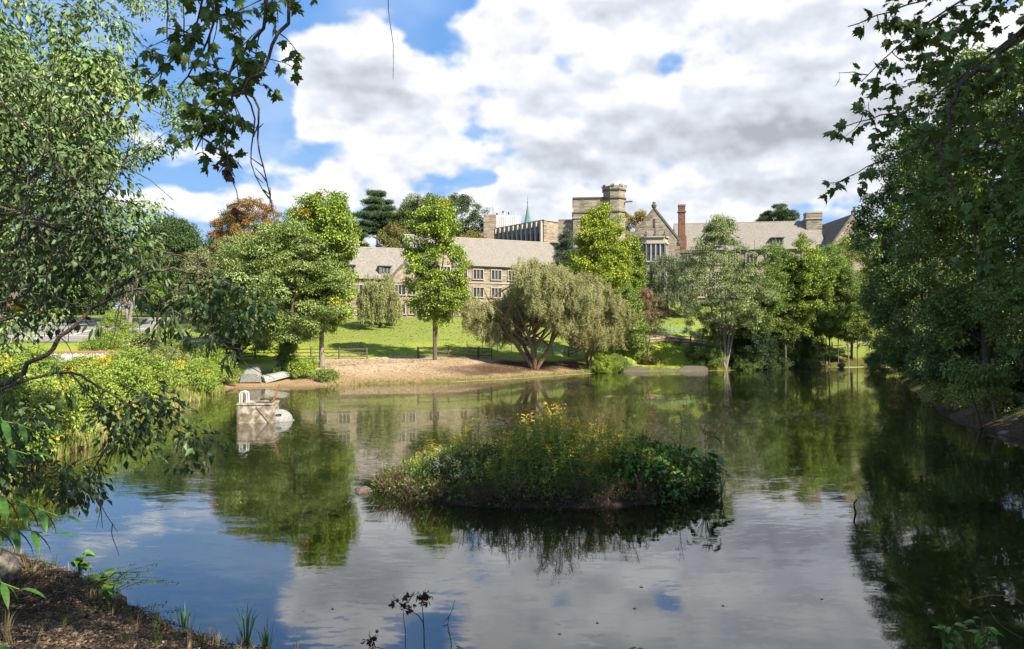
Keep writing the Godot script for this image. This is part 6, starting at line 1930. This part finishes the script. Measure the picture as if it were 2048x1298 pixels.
func build_near_bank() -> void:
	# tree-of-heaven fronds at the left edge
	var base := Vector3(-4.1, ground(-4.1, 4.6), -4.6)
	var o := thing("sumac_plant", "young sumac with long pinnate fronds at the lower left edge", "plant", base)
	var w := Shape.new()
	var A := func(x: float, y: float, d: float) -> Vector3: return V(x, y, d) - base
	bough(w, [Vector3(0, -0.1, 0), A.call(-4.0, 3.1, 4.6), A.call(-3.85, 4.1, 4.6)], 0.02, 0.01, 201)
	var leaf := narrow_leaf()
	var n := 0
	for q in [[[-3.75, 3.45, 4.55], [-3.3, 3.62, 4.5], [-2.82, 3.48, 4.5]], [[-3.75, 3.15, 4.55], [-3.3, 3.40, 4.5], [-2.86, 3.36, 4.5]], [[-3.8, 3.7, 4.6], [-3.4, 3.92, 4.5], [-3.0, 3.86, 4.5]], [[-3.7, 3.0, 4.5], [-3.35, 3.12, 4.45], [-3.02, 3.04, 4.45]], [[-3.6, 2.65, 4.4], [-3.2, 2.80, 4.35], [-2.95, 2.70, 4.3]], [[-3.7, 3.9, 4.7], [-3.35, 4.05, 4.7], [-3.1, 3.98, 4.7]]]:
		var line := bough(w, q.map(func(p): return A.call(p[0], p[1], p[2])), 0.006, 0.003, 210 + n)
		n += 1
		var dir := (line[-1] - line[0]).normalized()
		for k in 13:
			var t := 0.06 + 0.92 * k / 12.0
			var at: Vector3 = line[int(t * (line.size() - 1))]
			for sgn in [-1.0, 1.0]:
				var out: Vector3 = (dir * (0.45 + 0.3 * t) + Vector3(0, -0.62, 0) + Vector3(0.0, 0.22, 0.6) * sgn).normalized()
				var side: Vector3 = out.cross(Vector3.UP).normalized()
				var l := part("leaflet", leaf, M.sumac_leaf, o)
				l.transform = Transform3D(Basis(side, out, side.cross(out)).scaled(Vector3.ONE * (0.235 - 0.10 * absf(t - 0.4))), at)
		var l2 := part("leaflet", leaf, M.sumac_leaf, o)
		var s2 := dir.cross(Vector3.UP).normalized()
		l2.transform = Transform3D(Basis(s2, dir, s2.cross(dir)).scaled(Vector3.ONE * 0.17), line[-1])
	part("stem", w.mesh(), M.stalk, o)
	single("boulder", lump(0.42, 0.78, 77), M.old_concrete, "rounded pale grey boulder on the leaf-covered bank at lower left", "rock", V(-8.55, ground(-8.55, 12.0) + 0.18, 12.0))
	broad_plant("dock_plant", "upright arrow-leaved plant standing at the near left waterline", V(-6.55, 0.0, 11.75), 0.75, 9, 0.22, 221, "fresh_leaf")
	broad_plant("dock_plant", "leafy clump at the foot of the near left bank edge", V(-8.0, ground(-8.0, 13.4), 13.4), 0.5, 9, 0.2, 222, "fresh_leaf")
	broad_plant("pond_weed", "bright leaves at the bottom edge beside the bare twig", V(-0.78, 0.0, 10.2), 0.22, 4, 0.16, 223, "fresh_leaf")
	broad_plant("pond_weed", "small bright leaves at the bottom edge right of the bare twig", V(-0.2, 0.0, 10.1), 0.16, 4, 0.13, 224, "fresh_leaf")
	broad_plant("pond_weed", "bright leaf pair at the bottom edge right of centre", V(1.75, 0.0, 10.2), 0.2, 5, 0.15, 225, "fresh_leaf")
	broad_plant("pond_weed", "leafy sprig at the lower right corner", V(6.2, 0.0, 10.4), 0.5, 14, 0.16, 226, "fresh_leaf")
	broad_plant("pond_weed", "second leafy sprig filling the lower right corner", V(6.9, 0.0, 10.6), 0.45, 14, 0.16, 227, "fresh_leaf")
	var rw := RandomNumberGenerator.new()
	rw.seed = 311
	var ww := []
	var wt := PackedColorArray()
	for k in 900:
		var x := rw.randf_range(-10.5, -2.5)
		var d := rw.randf_range(7.5, 15.0)
		var s := shore_distance(x, d)
		if s < -0.15 or (s > 0.9 and rw.randf() < 0.7) or lumps.get_noise_2d(x * 40.0, d * 40.0) < -0.05: continue
		ww.append(Transform3D(Basis(Vector3.UP, rw.randf() * TAU).rotated(Vector3.RIGHT, rw.randf_range(-0.5, 0.5)).scaled(Vector3.ONE * rw.randf_range(0.25, 0.7)), V(x, maxf(rise(x, d, s), 0.0), d)))
		wt.append(Color(0.09, 0.14, 0.03) if rw.randf() < 0.5 else Color(0.24, 0.18, 0.10))
	tag(copies("bank_wisps", tuft_mesh(9, 0.5, 0.014, 7), M.leaf, ww, wt, self), "thin wisps of grass and straw on the near bank", "grass")
	# smartweed drifting from the left bank
	var r := RandomNumberGenerator.new()
	r.seed = 231
	var sm := thing("smartweed", "trailing smartweed stems leaning over the near left water", "plant", V(-7.2, 0.0, 12.6))
	for k in 16:
		var s := Shape.new()
		var a := Vector3(r.randf_range(-0.7, 0.2), 0.05, r.randf_range(-0.3, 0.4))
		var e := a + Vector3(r.randf_range(0.4, 1.5), r.randf_range(0.15, 0.55), r.randf_range(-0.4, 0.2))
		var m := (a + e) / 2 + Vector3(0, 0.16, 0)
		s.tube(PackedVector3Array([a, m, e]), PackedFloat32Array([0.007, 0.006, 0.003]), 4)
		part("stem", s.mesh(), M.stalk, sm)
		var lv := Shape.new()
		for q in 16:
			var t := r.randf()
			leaf_at(lv, a.lerp(m, t).lerp(m.lerp(e, t), t), (ball(r) + Vector3.RIGHT * 0.4).normalized(), Vector3.UP, 0.075, 0.026)
		part("foliage", lv.mesh(), M.fresh_leaf, sm)
	# grass tufts along the bottom edge
	for q in [["grass tuft at the bottom edge left of the dead plant", -3.55, 10.5, 0.5], ["second grass tuft close to the lower left bank", -4.0, 10.9, 0.6], ["thin grass tuft on the lower left bank edge", -5.1, 11.3, 0.45]]:
		var gt := MeshInstance3D.new()
		gt.name = numbered("grass_tuft")
		gt.mesh = tuft_mesh(16, q[3], 0.02, int(q[2] * 10))
		gt.material_override = M.fresh_leaf
		gt.position = V(q[1], 0.0, q[2])
		add_child(gt)
		tag(gt, q[0], "grass", "grass tufts on the near shore")
	# the dead plant with withered leaves, and a bare twig
	var dp := thing("withered_plant", "dead branching plant with shrivelled brown leaves at the bottom edge", "plant", V(-1.35, 0.0, 10.3))
	var ds := Shape.new()
	var m1 := bough(ds, [Vector3(0.12, -0.2, 0), Vector3(0.10, 0.35, 0), Vector3(0.06, 0.60, 0), Vector3(-0.05, 0.66, 0), Vector3(-0.22, 0.75, 0), Vector3(-0.35, 0.92, 0)], 0.011, 0.004, 241)
	var m2 := bough(ds, [m1[int(m1.size() * 0.45)], Vector3(0.08, 0.78, 0), Vector3(0.12, 0.98, 0)], 0.008, 0.003, 242)
	var m3 := bough(ds, [Vector3(-0.2, -0.2, 0), Vector3(-0.16, 0.3, 0), Vector3(-0.2, 0.72, 0), Vector3(-0.1, 0.86, 0), Vector3(0.02, 0.95, 0)], 0.007, 0.003, 243)
	var m4 := bough(ds, [Vector3(-0.15, -0.1, 0), Vector3(-0.4, 0.12, 0), Vector3(-0.62, 0.18, 0), Vector3(-0.68, 0.4, 0)], 0.007, 0.003, 244)
	var m5 := bough(ds, [Vector3(-0.3, -0.1, 0.1), Vector3(-0.6, 0.02, 0.1), Vector3(-0.9, 0.1, 0.1)], 0.006, 0.003, 245)
	var sp := []
	for q in [[m1, 5, 0.1], [m2, 6, 0.12], [m3, 3, 0.1], [m4, 5, 0.1], [m5, 6, 0.1]]:
		sp += along_twigs(twigs(ds, q[0], q[1] + 2, q[2], 0.7, 0.0, 250 + sp.size()), 3, 260 + sp.size(), 0.5)
	part("stem", ds.mesh(), M.dead_stem, dp)
	hang_leaves(dp, sp, [maple_leaf(2.2, 0.6), narrow_leaf()], ["dead_leaf"], Vector2(0.05, 0.085), 0.5, 271)
	var tw := Shape.new()
	var q1 := bough(tw, [Vector3(0, -0.2, 0), Vector3(0.0, 0.25, 0), Vector3(-0.06, 0.5, 0), Vector3(0.03, 0.66, 0), Vector3(0.06, 0.8, 0)], 0.010, 0.003, 281)
	twigs(tw, q1, 4, 0.1, 0.4, 0.0, 282)
	single("bare_twig", tw, M.dead_stem, "bare upright twig right of the dead plant at the bottom edge", "twig", V(-0.88, 0.0, 10.4))
	var st := Shape.new()
	bough(st, [Vector3(0.03, -0.3, 0), Vector3(0.0, 0.1, 0), Vector3(-0.02, 0.26, 0), Vector3(0.03, 0.36, 0)], 0.03, 0.02, 283)
	single("stick", st, M.dead_stem, "short dark stick poking out of the open water on the right", "stick", V(8.85, 0.0, 18.7))
	for q in [["long pale grass stem arching over the lower right water", [Vector3(0.9, -0.1, 0), Vector3(0.4, 0.32, 0), Vector3(0.0, 0.38, 0), Vector3(-0.35, 0.30, 0)], V(7.4, 0.2, 11.2)], ["second arching pale stem at the lower right", [Vector3(0.9, -0.3, 0), Vector3(0.3, 0.02, 0), Vector3(-0.05, 0.25, 0), Vector3(-0.15, 0.42, 0)], V(7.4, 0.0, 11.0)]]:
		var a := Shape.new()
		bough(a, q[1], 0.006, 0.003, 290)
		single("arching_stem", a, M.dry_stem, q[0], "stem", q[2], "pale stems at the lower right")

# ------------------------------------------------------------------ everything
func materials() -> void:
	var grain := seamless(0.035, 3, [Color(0.52, 0.52, 0.52), Color(0.82, 0.82, 0.82), Color(1, 1, 1)], 512, 5)
	var bumps := seamless(0.05, 8, [Color(0, 0, 0), Color(1, 1, 1)], 512, 5)
	triplanar(mat("soil", Color.WHITE, 0.95, {"vertex_color_use_as_albedo": true, "metallic_specular": 0.2}), grain, 2.6, true, bumps, 5.0)
	var barkt := seamless(0.05, 21, [lin(0.05, 0.04, 0.03), lin(0.13, 0.105, 0.08), lin(0.18, 0.15, 0.12)], 256, 4)
	triplanar(mat("bark", Color.WHITE, 0.9), barkt, 0.8, false, bumps, 2.0)
	triplanar(mat("bark_pale", Color.WHITE, 0.9), seamless(0.05, 22, [lin(0.13, 0.11, 0.085), lin(0.26, 0.23, 0.185), lin(0.33, 0.3, 0.25)], 256, 4), 0.8, false, bumps, 2.0)
	triplanar(mat("bark_warm", Color.WHITE, 0.9), seamless(0.05, 23, [lin(0.09, 0.055, 0.035), lin(0.19, 0.125, 0.08), lin(0.25, 0.18, 0.12)], 256, 4), 0.8, false, bumps, 2.0)
	leaf_mat("leaf")
	leaf_mat("leaf_gloss", 0.38, 0.45)
	triplanar(mat("stone", Color.WHITE, 0.9), ashlar(5, Color(0.18, 0.15, 0.11), Color(0.365, 0.315, 0.24), Color(0.18, 0.11, 0.075)), 8.0)
	triplanar(mat("stone_grey", Color.WHITE, 0.9), ashlar(6, Color(0.165, 0.14, 0.107), Color(0.335, 0.30, 0.233), Color(0.12, 0.082, 0.06)), 8.0)
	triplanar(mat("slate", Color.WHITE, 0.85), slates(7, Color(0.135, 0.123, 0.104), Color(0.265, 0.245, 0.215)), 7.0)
	triplanar(mat("slate_shaded", Color.WHITE, 0.85), slates(8, Color(0.085, 0.076, 0.066), Color(0.16, 0.145, 0.128)), 7.0)  # slate darkened to carry the shade of the left gable slopes; dormers share it
	triplanar(mat("trim", Color.WHITE, 0.85), seamless(0.04, 31, [lin(0.30, 0.27, 0.22), lin(0.41, 0.37, 0.30)], 128, 4), 2.0)
	triplanar(mat("trim_dark", Color.WHITE, 0.85), seamless(0.04, 32, [lin(0.09, 0.08, 0.065), lin(0.18, 0.158, 0.13)], 128, 4), 2.0)
	triplanar(mat("concrete", Color.WHITE, 0.85), seamless(0.04, 33, [lin(0.30, 0.275, 0.235), lin(0.39, 0.365, 0.315)], 128, 4), 3.0)
	triplanar(mat("old_concrete", Color.WHITE, 0.9), seamless(0.05, 34, [lin(0.07, 0.062, 0.05), lin(0.15, 0.135, 0.11), lin(0.23, 0.21, 0.18)], 256, 5), 1.6, false, bumps, 1.5)
	triplanar(mat("brick", Color.WHITE, 0.9), ashlar(9, Color(0.13, 0.06, 0.04), Color(0.22, 0.11, 0.075), Color(0.10, 0.045, 0.03)), 5.0)
	triplanar(mat("copper", Color.WHITE, 0.7), seamless(0.05, 35, [lin(0.06, 0.15, 0.11), lin(0.12, 0.26, 0.20)], 128, 4), 1.5)
	mat("glass", lin(0.035, 0.045, 0.055), 0.06, {"metallic_specular": 0.6})
	mat("lead", lin(0.05, 0.05, 0.05), 0.6)
	mat("white_metal", lin(0.55, 0.56, 0.57), 0.45)
	triplanar(mat("rail", Color.WHITE, 0.9), seamless(0.06, 41, [lin(0.045, 0.036, 0.028), lin(0.12, 0.10, 0.08), lin(0.18, 0.155, 0.125)], 128, 4), 0.6)
	triplanar(mat("rail_pale", Color.WHITE, 0.9), seamless(0.06, 42, [lin(0.24, 0.21, 0.165), lin(0.42, 0.38, 0.31)], 128, 4), 0.6)
	mat("stake", lin(0.03, 0.09, 0.055), 0.6)
	mat("net", lin(0.22, 0.46, 0.36), 0.6)
	triplanar(mat("boat", Color.WHITE, 0.55), seamless(0.03, 43, [lin(0.11, 0.115, 0.105), lin(0.25, 0.26, 0.24), lin(0.35, 0.36, 0.335)], 256, 5), 1.4)
	mat("boat_trim", lin(0.30, 0.31, 0.29), 0.5)
	triplanar(mat("driftwood", Color.WHITE, 0.9), seamless(0.05, 44, [lin(0.13, 0.10, 0.08), lin(0.33, 0.28, 0.22)], 128, 4), 0.6)
	triplanar(mat("brown_wood", Color.WHITE, 0.8), seamless(0.05, 45, [lin(0.16, 0.075, 0.035), lin(0.30, 0.16, 0.08)], 128, 4), 0.5)
	triplanar(mat("brown_stone", Color.WHITE, 0.85), seamless(0.05, 46, [lin(0.08, 0.06, 0.047), lin(0.18, 0.14, 0.11)], 128, 4), 0.6)
	triplanar(mat("peeling", Color.WHITE, 0.8), seamless(0.012, 47, [lin(0.08, 0.065, 0.045), lin(0.12, 0.10, 0.07), lin(0.18, 0.15, 0.11), lin(0.27, 0.225, 0.165), lin(0.42, 0.40, 0.37), lin(0.30, 0.24, 0.16)], 256, 5), 1.7)
	triplanar(mat("dome_white", Color.WHITE, 0.6), seamless(0.03, 48, [lin(0.12, 0.12, 0.11), lin(0.23, 0.23, 0.215), lin(0.32, 0.32, 0.305)], 256, 5), 1.2)
	triplanar(mat("island_soil", Color.WHITE, 0.95), seamless(0.05, 51, [lin(0.03, 0.022, 0.015), lin(0.085, 0.06, 0.04)], 256, 5), 0.9, true, bumps, 4.0)
	triplanar(mat("asphalt", Color.WHITE, 0.9), seamless(0.05, 52, [lin(0.16, 0.15, 0.14), lin(0.26, 0.245, 0.225)], 256, 5), 4.0, true)
	triplanar(mat("path_grey", Color.WHITE, 0.9), seamless(0.05, 53, [lin(0.26, 0.26, 0.26), lin(0.38, 0.38, 0.37)], 128, 5), 2.0, true)
	mat("white_paint", lin(0.62, 0.62, 0.60), 0.7)
	mat("blue_paint", lin(0.16, 0.34, 0.58), 0.5)
	mat("brick_paint", lin(0.36, 0.16, 0.10), 0.7)
	triplanar(mat("duckweed", Color.WHITE, 0.8), seamless(0.06, 54, [lin(0.16, 0.20, 0.05), lin(0.33, 0.40, 0.14)], 256, 5), 1.5, true)
	mat("stalk", lin(0.12, 0.17, 0.04), 0.6)
	mat("dead_stem", lin(0.055, 0.038, 0.030), 0.8)
	mat("dry_stem", lin(0.36, 0.28, 0.17), 0.8)
	var through := {"backlight_enabled": true, "backlight": Color(0.6, 0.6, 0.45), "metallic_specular": 0.4}
	for q in [["dead_leaf", [lin(0.045, 0.022, 0.016), lin(0.12, 0.055, 0.035)]], ["maple_green", [lin(0.065, 0.12, 0.02), lin(0.10, 0.165, 0.03)]], ["maple_mid", [lin(0.07, 0.13, 0.018), lin(0.12, 0.19, 0.03)]], ["boxelder_leaf", [lin(0.06, 0.11, 0.035), lin(0.10, 0.165, 0.05)]], ["boxelder_pale", [lin(0.12, 0.18, 0.06), lin(0.19, 0.26, 0.10)]], ["sumac_leaf", [lin(0.03, 0.085, 0.013), lin(0.055, 0.135, 0.02)]], ["broad_leaf", [lin(0.05, 0.12, 0.022), lin(0.09, 0.19, 0.035)]], ["fresh_leaf", [lin(0.09, 0.19, 0.025), lin(0.15, 0.27, 0.04)]]]:
		triplanar(mat(q[0], Color.WHITE, 0.45, through), seamless(0.04, 61 + q[0].length(), q[1], 64, 3), 0.35)
	var w := mat("water", lin(0.008, 0.010, 0.004), 0.03, {"metallic_specular": 0.7, "clearcoat_enabled": true, "clearcoat": 0.55, "clearcoat_roughness": 0.03})
	w.normal_enabled = true
	w.normal_texture = water_normals()
	w.normal_scale = 1.0

func _ready() -> void:
	# camera
	var cam := Camera3D.new()
	cam.name = "camera"
	cam.projection = Camera3D.PROJECTION_FRUSTUM
	cam.near = 0.1
	cam.far = 2000.0
	cam.size = 0.1 * 1298.0 / 1450.0
	cam.frustum_offset = Vector2(0.0, 0.1 * 21.0 / 1450.0)
	cam.position = Vector3(0, EYE, 0)
	add_child(cam)
	cam.current = true
	# sky, sun and exposure
	var env := Environment.new()
	env.background_mode = Environment.BG_SKY
	var sky := Sky.new()
	var pano := PanoramaSkyMaterial.new()
	pano.panorama = ImageTexture.create_from_image(sky_image())
	sky.sky_material = pano
	env.sky = sky
	env.tonemap_mode = Environment.TONE_MAPPER_LINEAR
	env.tonemap_exposure = 2.4
	env.sdfgi_enabled = true
	env.ssao_enabled = true
	env.ssil_enabled = true
	var we := WorldEnvironment.new()
	we.name = "world_environment"
	we.environment = env
	add_child(we)
	var sun := DirectionalLight3D.new()
	sun.name = "sun"
	sun.light_energy = 1.6
	sun.light_angular_distance = 0.5
	sun.light_color = Color(1.0, 0.955, 0.88)
	sun.shadow_enabled = true
	sun.basis = Basis.looking_at(-Vector3(0.56, 0.69, 0.46).normalized())
	add_child(sun)

	rng.seed = 7
	lumps.seed = 77
	lumps.frequency = 0.02
	lumps.noise_type = FastNoiseLite.TYPE_SIMPLEX_SMOOTH
	lumps.fractal_octaves = 3
	shore = PackedVector2Array([Vector2(-14.9, 21), Vector2(-16, 23), Vector2(-17.0, 27), Vector2(-17.8, 31.8), Vector2(-20, 40), Vector2(-21.8, 51), Vector2(-23.6, 59.5), Vector2(-24.2, 63.4), Vector2(-21, 64.6), Vector2(-17, 65.4), Vector2(-12.4, 68), Vector2(-6, 71), Vector2(0.85, 76.7), Vector2(8, 85.5), Vector2(13.8, 92.2), Vector2(24, 92.6), Vector2(31.7, 96.7), Vector2(40, 101), Vector2(50, 106), Vector2(57, 104), Vector2(52, 92), Vector2(41.5, 78), Vector2(33.5, 61), Vector2(29.4, 51), Vector2(25.4, 43), Vector2(23.2, 37.5), Vector2(22.4, 33), Vector2(22.4, 28), Vector2(20, 22), Vector2(17, 16), Vector2(13, 12.5), Vector2(9, 10.5), Vector2(6, 9.8), Vector2(3, 9.6), Vector2(0, 9.6), Vector2(-2, 10), Vector2(-4, 10.6), Vector2(-5, 11.2), Vector2(-6.4, 12.2), Vector2(-7.3, 13.2), Vector2(-9.5, 14.6), Vector2(-12.5, 16.5)])
	materials()
	build_land()
	structure("pond", sheet(-45.0, 75.0, 3.0, 112.0, 0.0, 24, 24, 112.0), M.water)
	make_sprays()
	build_college()
	build_far_trees()
	build_fences()
	build_shore_things()
	build_ground_cover()
	build_left_side()
	build_island()
	build_boughs()
	build_right_bank()
	build_near_bank()
